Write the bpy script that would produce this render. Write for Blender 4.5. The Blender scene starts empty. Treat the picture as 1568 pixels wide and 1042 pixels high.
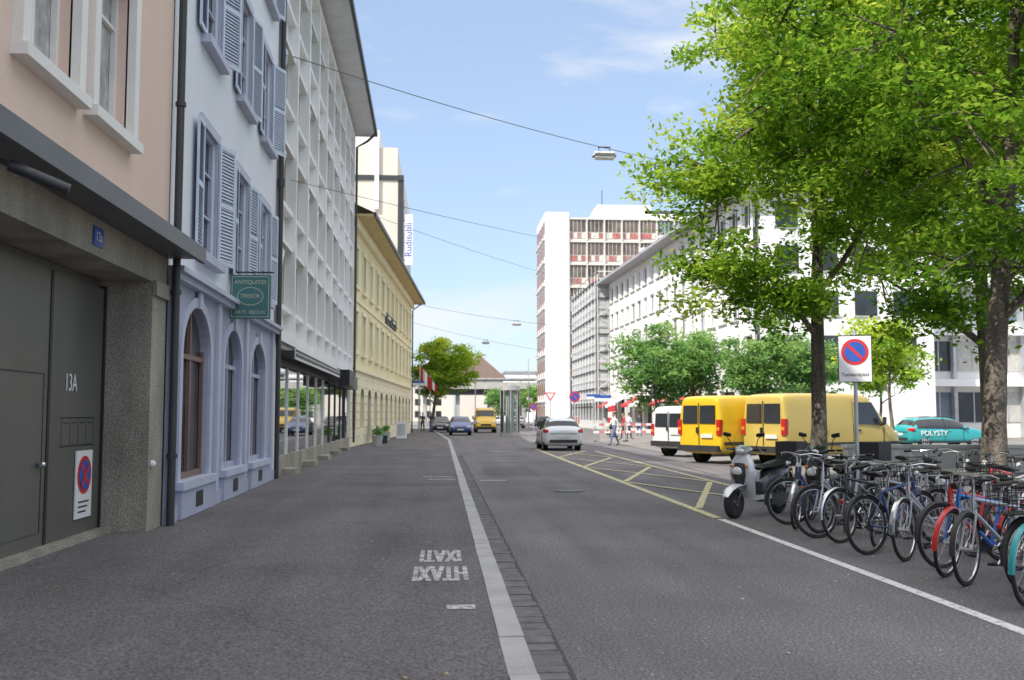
import bpy, math, random
import numpy as np
from mathutils import Vector, Matrix, noise
random.seed(7); RS=np.random.RandomState(11)
scene=bpy.context.scene
rad=math.radians
# ------------------------------------------------------------------ materials
MATS={}
def mat(name,col,rough=.8,metal=0.,var=.10,scale=1.5,bump=0.,bscale=60,stretch=1.,spec=.5,fine=.05,coat=0.):
    if name in MATS: return MATS[name]
    m=bpy.data.materials.new(name); m.use_nodes=True; N=m.node_tree.nodes; L=m.node_tree.links
    b=N['Principled BSDF']; b.inputs['Roughness'].default_value=rough; b.inputs['Metallic'].default_value=metal
    b.inputs['Specular IOR Level'].default_value=spec; b.inputs['Coat Weight'].default_value=coat
    tc=N.new('ShaderNodeTexCoord'); mp=N.new('ShaderNodeMapping'); mp.inputs['Scale'].default_value=(1,1,1/stretch)
    L.new(tc.outputs['Object'],mp.inputs[0])
    n1=N.new('ShaderNodeTexNoise'); n1.inputs['Scale'].default_value=scale; n1.inputs['Detail'].default_value=4
    L.new(mp.outputs[0],n1.inputs['Vector'])
    r1=N.new('ShaderNodeMapRange'); r1.inputs[1].default_value=.3; r1.inputs[2].default_value=.7; r1.inputs[3].default_value=1-var; r1.inputs[4].default_value=1+var
    L.new(n1.outputs[0],r1.inputs[0]); fac=r1.outputs[0]
    if fine>0 or bump>0:
        n2=N.new('ShaderNodeTexNoise'); n2.inputs['Scale'].default_value=bscale; n2.inputs['Detail'].default_value=2
        L.new(tc.outputs['Object'],n2.inputs['Vector'])
        r2=N.new('ShaderNodeMapRange'); r2.inputs[1].default_value=.3; r2.inputs[2].default_value=.7; r2.inputs[3].default_value=1-fine; r2.inputs[4].default_value=1+fine
        L.new(n2.outputs[0],r2.inputs[0])
        mu=N.new('ShaderNodeMath'); mu.operation='MULTIPLY'; L.new(r1.outputs[0],mu.inputs[0]); L.new(r2.outputs[0],mu.inputs[1]); fac=mu.outputs[0]
    vm=N.new('ShaderNodeVectorMath'); vm.operation='SCALE'; vm.inputs[0].default_value=col[:3]; L.new(fac,vm.inputs['Scale'])
    L.new(vm.outputs[0],b.inputs['Base Color'])
    if bump>0:
        bp=N.new('ShaderNodeBump'); bp.inputs['Strength'].default_value=bump; bp.inputs['Distance'].default_value=.02
        L.new(n2.outputs[0],bp.inputs['Height']); L.new(bp.outputs[0],b.inputs['Normal'])
    MATS[name]=m; return m

def asphalt(name,col,speck=.5,sscale=45,patch=.18,fs=70):
    m=bpy.data.materials.new(name); m.use_nodes=True; N=m.node_tree.nodes; L=m.node_tree.links
    b=N['Principled BSDF']; b.inputs['Roughness'].default_value=.85
    tc=N.new('ShaderNodeTexCoord')
    def noi(s,d=5,dist=0):
        n=N.new('ShaderNodeTexNoise'); n.inputs['Scale'].default_value=s; n.inputs['Detail'].default_value=d; n.inputs['Distortion'].default_value=dist
        L.new(tc.outputs['Object'],n.inputs['Vector']); return n
    def mr(src,a,b_,c,d):
        r=N.new('ShaderNodeMapRange'); r.inputs[1].default_value=a; r.inputs[2].default_value=b_; r.inputs[3].default_value=c; r.inputs[4].default_value=d
        L.new(src,r.inputs[0]); return r.outputs[0]
    def mul(a,b_):
        r=N.new('ShaderNodeMath'); r.operation='MULTIPLY'; L.new(a,r.inputs[0]); L.new(b_,r.inputs[1]); return r.outputs[0]
    big=mr(noi(.45,5,.4).outputs[0],.3,.7,1-patch,1+patch)
    mp=N.new('ShaderNodeMapping'); mp.inputs['Scale'].default_value=(1.6,.12,1); L.new(tc.outputs['Object'],mp.inputs[0])
    tr=N.new('ShaderNodeTexNoise'); tr.inputs['Scale'].default_value=1.; tr.inputs['Detail'].default_value=3; L.new(mp.outputs[0],tr.inputs['Vector'])
    track=mr(tr.outputs[0],.35,.65,.88,1.12)
    fine=mr(noi(fs,2).outputs[0],.34,.66,.5,1.5)
    v=mul(mul(big,track),fine)
    vo=N.new('ShaderNodeTexVoronoi'); vo.feature='DISTANCE_TO_EDGE'; vo.inputs['Scale'].default_value=.22
    nd=noi(1.3,4); mx=N.new('ShaderNodeMixRGB'); mx.inputs[0].default_value=.35; L.new(tc.outputs['Object'],mx.inputs[1]); L.new(nd.outputs['Color'],mx.inputs[2]); L.new(mx.outputs[0],vo.inputs['Vector'])
    ck=mr(vo.outputs['Distance'],0,.004,.75,1.); v=mul(v,ck)
    vs=N.new('ShaderNodeTexVoronoi'); vs.inputs['Scale'].default_value=sscale; L.new(tc.outputs['Object'],vs.inputs['Vector'])
    sp=mr(vs.outputs['Distance'],.14,.36,1,0)
    sel=N.new('ShaderNodeSeparateColor'); L.new(vs.outputs['Color'],sel.inputs[0])
    s2=mr(sel.outputs[0],.80,.92,0,1); spk=mul(sp,s2)
    vm=N.new('ShaderNodeVectorMath'); vm.operation='SCALE'; vm.inputs[0].default_value=col; L.new(v,vm.inputs['Scale'])
    mix=N.new('ShaderNodeMixRGB'); sc=N.new('ShaderNodeMath'); sc.operation='MULTIPLY'; sc.inputs[1].default_value=speck; L.new(spk,sc.inputs[0])
    L.new(sc.outputs[0],mix.inputs[0]); L.new(vm.outputs[0],mix.inputs[1]); mix.inputs[2].default_value=(.5,.49,.48,1)
    L.new(mix.outputs[0],b.inputs['Base Color'])
    bp=N.new('ShaderNodeBump'); bp.inputs['Strength'].default_value=.6; bp.inputs['Distance'].default_value=.01
    L.new(fine,bp.inputs['Height']); L.new(bp.outputs[0],b.inputs['Normal'])
    MATS[name]=m; return m

def paintmat(name,col,base,wear=.5):
    m=bpy.data.materials.new(name); m.use_nodes=True; N=m.node_tree.nodes; L=m.node_tree.links
    b=N['Principled BSDF']; b.inputs['Roughness'].default_value=.7
    tc=N.new('ShaderNodeTexCoord'); n=N.new('ShaderNodeTexNoise'); n.inputs['Scale'].default_value=14; n.inputs['Detail'].default_value=8; n.inputs['Roughness'].default_value=.75
    L.new(tc.outputs['Object'],n.inputs['Vector']); r=N.new('ShaderNodeMapRange'); r.inputs[1].default_value=wear-.06; r.inputs[2].default_value=wear+.06
    L.new(n.outputs[0],r.inputs[0]); mx=N.new('ShaderNodeMixRGB'); L.new(r.outputs[0],mx.inputs[0]); mx.inputs[1].default_value=(*col,1); mx.inputs[2].default_value=(*base,1)
    L.new(mx.outputs[0],b.inputs['Base Color']); MATS[name]=m; return m

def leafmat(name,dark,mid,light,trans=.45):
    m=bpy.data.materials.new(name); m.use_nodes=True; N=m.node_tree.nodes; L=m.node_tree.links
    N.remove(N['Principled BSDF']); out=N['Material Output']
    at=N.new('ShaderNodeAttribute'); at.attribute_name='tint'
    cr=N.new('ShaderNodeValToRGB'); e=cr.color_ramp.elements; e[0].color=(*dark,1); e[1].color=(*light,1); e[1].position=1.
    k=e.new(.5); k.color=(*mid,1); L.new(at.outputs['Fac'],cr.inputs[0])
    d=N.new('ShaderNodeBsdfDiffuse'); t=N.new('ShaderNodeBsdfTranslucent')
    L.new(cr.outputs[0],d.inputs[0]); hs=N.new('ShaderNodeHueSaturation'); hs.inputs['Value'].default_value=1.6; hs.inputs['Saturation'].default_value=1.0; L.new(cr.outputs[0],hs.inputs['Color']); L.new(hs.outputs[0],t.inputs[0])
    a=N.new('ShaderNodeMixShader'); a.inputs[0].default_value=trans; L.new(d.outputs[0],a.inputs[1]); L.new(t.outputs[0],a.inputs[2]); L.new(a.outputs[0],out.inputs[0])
    MATS[name]=m; return m

def clearglass(name,tint=(.9,.95,.93)):
    m=bpy.data.materials.new(name); m.use_nodes=True; N=m.node_tree.nodes; L=m.node_tree.links
    N.remove(N['Principled BSDF']); t=N.new('ShaderNodeBsdfTransparent'); t.inputs[0].default_value=(*tint,1); g=N.new('ShaderNodeBsdfGlossy'); g.inputs['Roughness'].default_value=.02
    f=N.new('ShaderNodeFresnel'); f.inputs[0].default_value=1.35; x=N.new('ShaderNodeMixShader'); L.new(f.outputs[0],x.inputs[0]); L.new(t.outputs[0],x.inputs[1]); L.new(g.outputs[0],x.inputs[2]); L.new(x.outputs[0],N['Material Output'].inputs[0])
    MATS[name]=m; return m

asphalt('asphalt_road',(.158,.148,.156),sscale=22,fs=45); asphalt('asphalt_walk',(.135,.125,.129),speck=.35,sscale=36,patch=.18,fs=50); asphalt('ground_mat',(.24,.225,.21)); asphalt('patch_dark',(.125,.118,.122),speck=.3,sscale=30,fs=50)
mat('kerb_stone',(.42,.415,.42),.8,var=.15,scale=2,bump=.2,bscale=90,fine=.15)
mat('gutter_stone',(.15,.142,.146),.85,var=.3,scale=6,bump=.4,fine=.2); mat('joint_dark',(.07,.066,.065),.95)
paintmat('paint_white',(.72,.72,.72),(.2,.2,.2),.57); paintmat('paint_worn',(.62,.62,.63),(.16,.15,.15),.51); paintmat('paint_yellow',(.74,.66,.36),(.2,.19,.16),.54)
mat('pink_render',(.76,.585,.49),.9,var=.07,scale=.6,stretch=3,bump=.35,bscale=70)
mat('cream_frame',(.80,.78,.74),.6,var=.05); mat('white_trim',(.84,.83,.82),.6,var=.05)
mat('blue_render',(.74,.76,.83),.9,var=.06,scale=.5,stretch=4,bump=.15,bscale=140)
mat('blue_base',(.42,.43,.545),.85,var=.10,scale=.8,stretch=2,bump=.15,bscale=100)
mat('blue_trim',(.50,.52,.64),.8,var=.08); mat('shutter_blue',(.60,.66,.78),.65,var=.08,scale=4); mat('shutter_back',(.36,.40,.52),.7)
mat('white_render',(.85,.84,.83),.85,var=.06,scale=.5,stretch=3); mat('olive_frame',(.56,.52,.40),.6)
mat('yellow_render',(.82,.73,.44),.9,var=.06,scale=.4,stretch=3); mat('yellow_trim',(.84,.77,.54),.85,var=.05); mat('ochre',(.6,.48,.24),.8)
mat('beige_wall',(.70,.65,.57),.9,var=.07,scale=.3,stretch=4); mat('offwhite',(.72,.71,.68),.85,var=.06,scale=.3,stretch=3); mat('tower_beige',(.68,.64,.58),.85,var=.06,scale=.3)
mat('concrete',(.34,.31,.255),.9,var=.28,scale=2,stretch=3,bump=.7,bscale=45,fine=.32)
mat('concrete_light',(.48,.47,.45),.9,var=.12,bump=.3)
mat('canopy_metal',(.13,.13,.135),.5,var=.1); mat('door_paint',(.115,.112,.10),.42,var=.14,scale=1,stretch=3,spec=.4)
mat('black',(.015,.015,.016),.5); mat('tyre',(.025,.025,.026),.85); mat('dark_metal',(.06,.062,.066),.45,metal=.3); mat('black_plastic',(.035,.035,.037),.55)
mat('chrome',(.6,.6,.62),.22,metal=1.,var=.04); mat('galv',(.5,.51,.52),.5,metal=.4,var=.15)
mat('glass_dark',(.035,.042,.05),.06,var=.5,scale=.6,spec=.5,fine=0); mat('glass_blue',(.14,.18,.23),.08,var=.4,scale=.5,spec=.6,fine=0); mat('glass_warm',(.15,.125,.10),.1,var=.5,scale=.7,spec=.5,fine=0)
mat('glass_matte',(.06,.055,.052),.18,var=.6,scale=1.3,spec=.3,fine=0)
mat('curtain',(.52,.50,.46),.9,var=.15,scale=6); mat('curtain_fold',(.42,.41,.40),.4,var=.4,scale=5,fine=0)
mat('red_brown',(.20,.12,.10),.6); mat('roof_tile',(.15,.105,.085),.9,var=.2,scale=3); mat('roof_grey',(.38,.39,.41),.7,var=.1); mat('soffit',(.66,.67,.69),.8)
mat('red_panel',(.46,.16,.14),.6,var=.25); mat('red_brown_panel',(.38,.22,.19),.6,var=.2); mat('brown_win',(.17,.13,.115),.25,var=.4,scale=.5)
mat('van_yellow',(.80,.50,.02),.32,var=.03,scale=1,coat=.6,fine=0); mat('van_mustard',(.58,.43,.11),.38,var=.05,scale=1,coat=.4,fine=0); mat('car_silver',(.76,.78,.81),.28,metal=.1,var=.02,coat=.6,fine=0); mat('car_blue',(.03,.06,.24),.3,coat=.6,fine=0,var=.02)
mat('car_white',(.77,.78,.80),.3,coat=.5,fine=0,var=.02); mat('car_teal',(.03,.36,.38),.35,coat=.5,var=.03); mat('car_black',(.03,.03,.04),.3,coat=.5); mat('cargo_glass',(.03,.034,.04),.07,spec=.6,fine=0,var=.1)
mat('tail_red',(.5,.02,.02),.25); mat('lamp_white',(.8,.8,.78),.2); mat('orange_lens',(.8,.25,.02),.3); mat('plate',(.75,.75,.72),.5)
mat('sign_white',(.82,.82,.82),.45,var=.03); mat('sign_red',(.6,.03,.04),.45); mat('sign_blue',(.03,.1,.42),.45); mat('sign_green',(.06,.18,.17),.5,var=.06); mat('sign_gold',(.58,.56,.42),.5)
mat('bark',(.13,.108,.088),.95,var=.5,scale=6,stretch=6,bump=1.,bscale=22,fine=.4)
mat('skin',(.5,.32,.24),.6); mat('hair',(.05,.035,.025),.7); mat('shirt_white',(.76,.76,.76),.85); mat('jeans',(.12,.17,.30),.9); mat('shoe',(.05,.045,.04),.7); mat('shirt_dark',(.05,.055,.07),.85); mat('trouser_dark',(.05,.05,.055),.85)
mat('net_grey',(.50,.52,.53),.9,var=.2,scale=1.6,stretch=2); mat('cloth_red',(.55,.05,.06),.8); mat('flag_pink',(.62,.2,.22),.85); mat('green_plastic',(.03,.28,.16),.5); mat('shop_blue',(.12,.32,.65),.6); mat('shop_orange',(.75,.42,.18),.6); mat('shop_cream',(.8,.76,.66),.7)
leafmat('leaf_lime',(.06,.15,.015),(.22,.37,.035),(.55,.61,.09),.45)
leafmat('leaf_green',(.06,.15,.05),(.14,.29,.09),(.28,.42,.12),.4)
clearglass('clear_glass'); 
# ------------------------------------------------------------------ mesh builder
import bmesh
class MB:
    def __init__(s): s.v=[]; s.f=[]; s.m=[]; s.mats=[]; s.T=None
    def mi(s,n):
        if n not in s.mats: s.mats.append(n)
        return s.mats.index(n)
    def face(s,pts,m):
        i=len(s.v)
        for p in pts: s.v.append(tuple(s.T@Vector(p)) if s.T else tuple(p))
        s.f.append(tuple(range(i,i+len(pts)))); s.m.append(s.mi(m))
    def grid(s,rings,m,closed=True,mf=None):
        i=len(s.v); n=len(rings[0])
        for r in rings:
            for p in r: s.v.append(tuple(s.T@Vector(p)) if s.T else tuple(p))
        for a in range(len(rings)-1):
            for b in range(n if closed else n-1):
                c=(b+1)%n; s.f.append((i+a*n+b,i+a*n+c,i+(a+1)*n+c,i+(a+1)*n+b)); s.m.append(s.mi(mf(a,b) if mf else m))
        return i
    def box(s,x0,x1,y0,y1,z0,z1,m):
        x0,x1=min(x0,x1),max(x0,x1); y0,y1=min(y0,y1),max(y0,y1); z0,z1=min(z0,z1),max(z0,z1)
        i=len(s.v)
        for z in (z0,z1):
            for p in ((x0,y0,z),(x1,y0,z),(x1,y1,z),(x0,y1,z)): s.v.append(tuple(s.T@Vector(p)) if s.T else p)
        k=s.mi(m)
        for f in ((0,3,2,1),(4,5,6,7),(0,1,5,4),(1,2,6,5),(2,3,7,6),(3,0,4,7)): s.f.append(tuple(i+j for j in f)); s.m.append(k)
    def prism(s,poly,a,b,m):
        n=len(poly)
        s.face([(x,a,z) for x,z in poly],m); s.face([(x,b,z) for x,z in reversed(poly)],m)
        for k in range(n):
            p,q=poly[k],poly[(k+1)%n]; s.face([(p[0],a,p[1]),(p[0],b,p[1]),(q[0],b,q[1]),(q[0],a,q[1])],m)
    def tube(s,pts,r,m,n=8,cap=True):
        pts=[Vector(p) for p in pts]; K=len(pts)
        if not isinstance(r,(list,tuple)): r=[r]*K
        t0=(pts[1]-pts[0]).normalized(); ref=Vector((0,0,1)) if abs(t0.z)<.9 else Vector((1,0,0))
        side=t0.cross(ref).normalized(); rings=[]
        for k in range(K):
            t=(pts[min(k+1,K-1)]-pts[max(k-1,0)]).normalized()
            side=(side-t*side.dot(t)).normalized(); up=side.cross(t)
            ra,rb=r[k] if isinstance(r[k],(list,tuple)) else (r[k],r[k])
            rings.append([pts[k]+side*(math.cos(2*math.pi*j/n)*ra)+up*(math.sin(2*math.pi*j/n)*rb) for j in range(n)])
        s.grid(rings,m)
        if cap: s.face(rings[0],m); s.face(list(reversed(rings[-1])),m)
    def torus(s,c,R,r,m,n=32,k=8,rz=None):
        rings=[]
        for a in range(n+1):
            t=2*math.pi*a/n; rings.append([(c[0]+math.cos(t)*(R+r*math.cos(2*math.pi*j/k)),c[1]+(rz or r)*math.sin(2*math.pi*j/k),c[2]+math.sin(t)*(R+r*math.cos(2*math.pi*j/k))) for j in range(k)])
        s.grid(rings,m)
    def disc(s,c,R,y0,y1,m,n=24):
        s.tube([(c[0],y0,c[2]),(c[0],y1,c[2])],R,m,n)
    def ball(s,c,rx,ry,rz,m,n=12,k=8):
        rings=[[(c[0]+rx*math.sin(math.pi*a/k+1e-4)*math.cos(2*math.pi*j/n),c[1]+ry*math.sin(math.pi*a/k+1e-4)*math.sin(2*math.pi*j/n),c[2]+rz*math.cos(math.pi*a/k)) for j in range(n)] for a in range(k+1)]
        s.grid(rings,m)
    def build(s,name,parent,smooth=False,angle=40):
        me=bpy.data.meshes.new(name); me.from_pydata(s.v,[],s.f); 
        for n in s.mats: me.materials.append(MATS[n])
        me.polygons.foreach_set('material_index',s.m); me.update()
        bm=bmesh.new(); bm.from_mesh(me)
        if smooth: bmesh.ops.remove_doubles(bm,verts=bm.verts,dist=.0004)
        bmesh.ops.recalc_face_normals(bm,faces=bm.faces); bm.to_mesh(me); bm.free()
        ob=bpy.data.objects.new(name,me); scene.collection.objects.link(ob)
        if parent: ob.parent=parent
        if smooth:
            me.polygons.foreach_set('use_smooth',[True]*len(me.polygons))
            try: me.set_sharp_from_angle(angle=rad(angle))
            except Exception: pass
        return ob
class Asm:
    def __init__(s,name,loc=(0,0,0),rot=0.,M=None):
        s.e=bpy.data.objects.new(name,None); scene.collection.objects.link(s.e); s.e.empty_display_size=.3
        s.e.matrix_world=M if M else Matrix.Translation(loc)@Matrix.Rotation(rot,4,'Z'); s.parts={}
    def p(s,n):
        if n not in s.parts: s.parts[n]=MB()
        return s.parts[n]
    def done(s,smooth=()):
        for n,b in s.parts.items():
            if b.f: b.build(n,s.e,smooth=(smooth is True or n in smooth))
        return s.e
    def text(s,t,pos,size,m,rot=(90,0,0),name='lettering',ext=.004,align='CENTER',sx=1,sy=1):
        c=bpy.data.curves.new(name,'FONT'); c.body=t; c.size=size; c.align_x=align; c.align_y='CENTER'; c.extrude=ext; c.materials.append(MATS[m])
        o=bpy.data.objects.new(name,c); scene.collection.objects.link(o); o.parent=s.e; o.location=pos; o.rotation_euler=[rad(a) for a in rot]; o.scale=(sx,sy,1); return o
def fasm(name,p0,p1):
    a=math.atan2(p1[1]-p0[1],p1[0]-p0[0]); return Asm(name,(p0[0],p0[1],p0[2] if len(p0)>2 else 0),a), math.hypot(p1[0]-p0[0],p1[1]-p0[1])
def wall(mb,x0,x1,z0,z1,holes,depth,m,y=0.,rm=None):
    xs=sorted(set([x0,x1]+[h[0] for h in holes]+[h[1] for h in holes])); zs=sorted(set([z0,z1]+[h[2] for h in holes]+[h[3] for h in holes]))
    for i in range(len(xs)-1):
        k=0
        while k<len(zs)-1:
            cx=(xs[i]+xs[i+1])/2
            inh=lambda q: any(h[0]<cx<h[1] and h[2]<(zs[q]+zs[q+1])/2<h[3] for h in holes)
            if inh(k): k+=1; continue
            j=k
            while j+1<len(zs)-1 and not inh(j+1): j+=1
            mb.face([(xs[i],y,zs[k]),(xs[i+1],y,zs[k]),(xs[i+1],y,zs[j+1]),(xs[i],y,zs[j+1])],m); k=j+1
    rm=rm or m
    for a,b,c,d in holes:
        mb.face([(a,y,c),(a,y+depth,c),(a,y+depth,d),(a,y,d)],rm); mb.face([(b,y,c),(b,y,d),(b,y+depth,d),(b,y+depth,c)],rm)
        mb.face([(a,y,d),(a,y+depth,d),(b,y+depth,d),(b,y,d)],rm); mb.face([(a,y,c),(b,y,c),(b,y+depth,c),(a,y+depth,c)],rm)
def window(A,a,b,c,d,y,fm='white_trim',gm='glass_dark',nx=2,zbars=(.68,),t=.06):
    g=A.p('window_panes'); f=A.p('window_frames')
    g.face([(a,y,c),(b,y,c),(b,y,d),(a,y,d)],gm)
    y0=y-.07;y1=y-.004
    f.box(a,a+t,y0,y1,c,d,fm); f.box(b-t,b,y0,y1,c,d,fm); f.box(a+t,b-t,y0,y1,c,c+t,fm); f.box(a+t,b-t,y0,y1,d-t,d,fm)
    for k in range(1,nx):
        x=a+(b-a)*k/nx; f.box(x-t*.5,x+t*.5,y0+.01,y1,c+t,d-t,fm)
    for q in zbars:
        z=c+(d-c)*q
        for k in range(nx):
            xa=a+(b-a)*k/nx+(t if k==0 else t*.5); xb=a+(b-a)*(k+1)/nx-(t if k==nx-1 else t*.5)
            f.box(xa,xb,y0+.015,y1,z-t*.35,z+t*.35,fm)
# ------------------------------------------------------------------ ground, road, pavement
def sheet(name,pts,z,m):
    b=MB(); b.face([(x,y,z) for x,y in pts],m); return b.build(name,None)
sheet('ground',[(-400,-60),(500,-60),(500,900),(-400,900)],-.008,'ground_mat')
sheet('road',[(.55,-20),(9.6,-20),(9.6,60),(17.5,110),(17.5,240),(-1,240),(-1,112),(.55,62)],0.,'asphalt_road')
pv=Asm('pavement')
b=pv.p('surface'); b.box(-13,.40,-20,62,-.1,.07,'asphalt_walk'); b.face([(-13,62,.07),(.4,62,.07),(-1.2,112,.07),(-13,112,.07)],'asphalt_walk')
pv.done()
kb=Asm('kerb'); b=kb.p('stones'); y=-6.
while y<62:
    l=1.0 if y<40 else 2; j=random.uniform(-.003,.003); b.box(.405+j,.58+j,y+.006,y+l-.006,-.05,.074+random.uniform(-.004,.004),'kerb_stone'); y+=l
b.box(.404,.578,-6,62,-.06,.06,'joint_dark')
b.face([(.405,62,.074),(.58,62,.074),(-1.0,112,.074),(-1.18,112,.074)],'kerb_stone')
kb.done()
gu=Asm('gutter_setts'); b=gu.p('setts'); y=-4.
b.box(.582,.83,-4,40,-.02,.004,'joint_dark')
while y<40:
    l=random.uniform(.16,.25); 
    b.box(.60,.80+random.uniform(-.015,.01),y+.009,y+l-.009,-.03,.012+random.uniform(0,.008),'gutter_stone'); y+=l
gu.done()
mk=Asm('road_markings'); b=mk.p('lines')
def line(p,q,w,m,z=.004):
    p=Vector(p);q=Vector(q); d=(q-p).normalized(); n=Vector((-d.y,d.x))*w/2
    b.face([(*(p-n),z),(*(q-n),z),(*(q+n),z),(*(p+n),z)],m)
line((4.30,-5),(4.30,15.2),.12,'paint_white')
line((4.30,15.4),(4.45,47),.15,'paint_yellow')
line((6.5,17),(6.8,44),.12,'paint_yellow')
for k in range(4):
    ya=17+k*6.9; yb=ya+6.6
    line((4.42,ya),(6.42,yb),.13,'paint_yellow',.0085); line((6.42,ya),(4.42,yb),.13,'paint_yellow',.0125)
line((8.7,22),(10,60),.07,'joint_dark'); line((7.3,26),(8.6,62),.07,'joint_dark')
line((.95,24.6),(1.6,24.6),.25,'paint_worn'); line((2.2,44),(3.0,44.2),.3,'paint_worn')
mk.done()
rp=Asm('asphalt_patches'); b=rp.p('patch')
for (x0,x1,y0,y1,z) in ((1.2,2.6,26,31,.0035),(-2.6,.35,22.2,23.4,.0735),(.86,4.1,33.5,34.2,.003)): b.face([(x0,y0,z),(x1,y0+.05,z),(x1,y1,z),(x0+.03,y1-.04,z)],'patch_dark')
rp.done()
pm=Asm('pavement_marking')
for i,(t,yy) in enumerate((('IXATI',11.05),('HTAXI',9.85))):
    for dx in (-.014,0,.014): pm.text(t,(.0+dx,yy,.0745+.0003*(dx>0)+.0006*(dx<0)),.66,'paint_worn',rot=(0,0,180),ext=.0,sx=.27,sy=1.95,name='stencil_text')
bb=pm.p('bars')
for yy,x0,x1 in ((24.9,-.45,.3),(23.9,-.3,.35),(8.0,.05,.28)): bb.face([(x0,yy,.0745),(x1,yy,.0745),(x1,yy+.18,.0745),(x0,yy+.18,.0745)],'paint_worn')
pm.done()
mh=Asm('manhole_cover',(2.7,21,0.006)); mh.p('cover').tube([(0,0,0),(0,0,.006)],.32,'gutter_stone',24); mh.p('cover').tube([(0,0,.006),(0,0,.009)],.27,'dark_metal',24); mh.done()
lt=Asm('fallen_leaves'); b=lt.p('litter')
for k in range(160):
    x=random.choice((random.uniform(-3.6,.3),random.uniform(.9,4.2),random.uniform(4.4,8),random.uniform(4.4,8))); y=random.uniform(5,22); z=.077 if x<.4 else .012; a=random.uniform(0,6.3); s_=random.uniform(.012,.028)
    c_,d_=math.cos(a)*s_,math.sin(a)*s_; b.face([(x+c_,y+d_,z),(x-d_*.5,y+c_*.5,z+.004),(x-c_,y-d_,z),(x+d_*.5,y-c_*.5,z+.003)],random.choice(('olive_frame','shop_cream','ochre')))
lt.done()
# ------------------------------------------------------------------ pink house with garage
A,L=fasm('pink_house',(-3.86,-16),(-3.86,14.22)); U=lambda y:y+16
w=A.p('walls'); holes=[]
cent=[-10,-7.5,-3,-.6,3.6,5.4,9.78,11.6]
for fz in (4.82,8.3,11.6):
    for c in cent: holes.append((U(c)-.62,U(c)+.62,fz+.12,fz+2.05))
wall(w,0,L,4.0,15,holes,.28,'pink_render')
for h in holes:
    window(A,*h,.20,'cream_frame','curtain_fold' if h[2]<5 and h[0]>22 else 'glass_blue',2,(.7,))
    f=A.p('surrounds'); a,b_,c,d=h
    f.box(a-.17,a,-.10,.02,c,d+.0,'cream_frame'); f.box(b_,b_+.17,-.10,.02,c,d,'cream_frame'); f.box(a-.17,b_+.17,-.102,.02,d,d+.2,'cream_frame'); f.box(a-.2,b_+.2,-.16,.02,c-.12,c,'cream_frame')
w.box(0,L-.01,.3,12,3.4,15,'pink_render'); w.box(0,U(6.4),.0,12,0,3.398,'concrete'); w.box(0,L,-.0,.3,3.41,4.0,'concrete')
w.box(U(6.4),L,.74,12,0,3.39,'concrete')
w.box(0,L,-.8,.2,15.01,15.25,'dark_metal')
w.box(U(13.55),L-.004,.004,.9,0,3.405,'concrete'); w.box(U(13.55)-.0,L+.0,-.05,.0,3.2,3.4,'concrete')
w.box(U(6.4),U(13.55),.0,.72,3.38,3.409,'concrete')
c=A.p('canopy')
c.box(-0,L+.03,-.45,-.002,3.80,3.86,'canopy_metal'); c.box(0,L+.05,-.52,-.45,3.74,3.95,'canopy_metal')
c.face([(0,-.50,3.952),(L+.05,-.50,3.952),(L+.05,-.002,4.2),(0,-.002,4.2)],'canopy_metal')
d=A.p('garage_door')
d.box(U(6.4),U(13.5),.66,.73,0.05,3.37,'door_paint')
for (ya,yb) in ((8.0,9.8),(9.86,11.66),(11.72,13.46)):
    d.box(U(ya),U(yb),.60,.66,.10,3.26,'door_paint')
d.box(U(11.655),U(11.725),.59,.60,.1,3.26,'black')
for ya in (6.5,13.44): d.box(U(ya),U(ya)+.07,.58,.66,.1,3.3,'black')
d.box(U(10.0),U(11.5),.588,.60,.3,2.05,'door_paint'); 
for q in ((U(10.0),U(11.5),2.05,2.07),(U(11.5),U(11.52),.3,2.07)): d.box(q[0],q[1],.584,.588,q[2],q[3],'black')
for k in range(4): d.box(U(12.1)+k*.27,U(12.1)+k*.27+.25,.594,.60,1.25,1.55,'door_paint'); d.box(U(12.1)+k*.27+.05,U(12.1)+k*.27+.2,.590,.594,1.5,1.515,'black'); d.box(U(12.1)+k*.27+.252,U(12.1)+k*.27+.266,.593,.60,1.25,1.55,'black')
d.box(U(12.05),U(13.2),.596,.60,1.22,1.235,'black'); d.box(U(12.05),U(13.2),.596,.60,1.56,1.575,'black')
d.box(U(6.4),L-.6,.45,.72,0.0,.14,'concrete')
d.ball((U(11.4),.54,1.05),.04,.05,.04,'chrome')
s=A.p('door_sign'); s.box(U(12.56),U(13.12),.575,.592,.33,1.16,'sign_white')
cx,cz=U(12.84),.86
s.disc((cx,0,cz),.235,.568,.574,'sign_red',32); s.disc((cx,0,cz),.185,.562,.567,'sign_blue',32)
for sg in (1,-1):
    v=Vector((1,0,sg))*.13; n=Vector((-sg,0,1)).normalized()*.028
    s.face([tuple(Vector((cx,.558-.002*sg,cz))+p) for p in (v+n,-v+n,-v-n,v-n)],'sign_red')
for k in range(3): s.box(U(12.66),U(13.02)-.05*k,.571,.574,.52-k*.06,.54-k*.06,'black_plastic')
A.text('13A',(U(12.35),.592,1.98),.30,'sign_white',name='house_number',ext=.002,sx=.8)
s.box(U(11.2),U(11.5),-.02,-.003,3.48,3.70,'sign_blue'); A.text('12a',(U(11.35),-.023,3.59),.15,'sign_white',name='number_plate_text',ext=.001)
s.ball((U(13.7),.0,.95),.05,.06,.05,'sign_white')
A.done(('x',))
dp=Asm('downpipe',(-3.74,14.25,0)); dp.p('pipe').tube([(0,0,.07),(0,0,15)],.055,'dark_metal',10)
for zz in (1,3.3,6,9,12): dp.p('brackets').tube([(0,0,zz),(0,0,zz+.06)],.075,'dark_metal',10)
dp.done(True)
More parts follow.
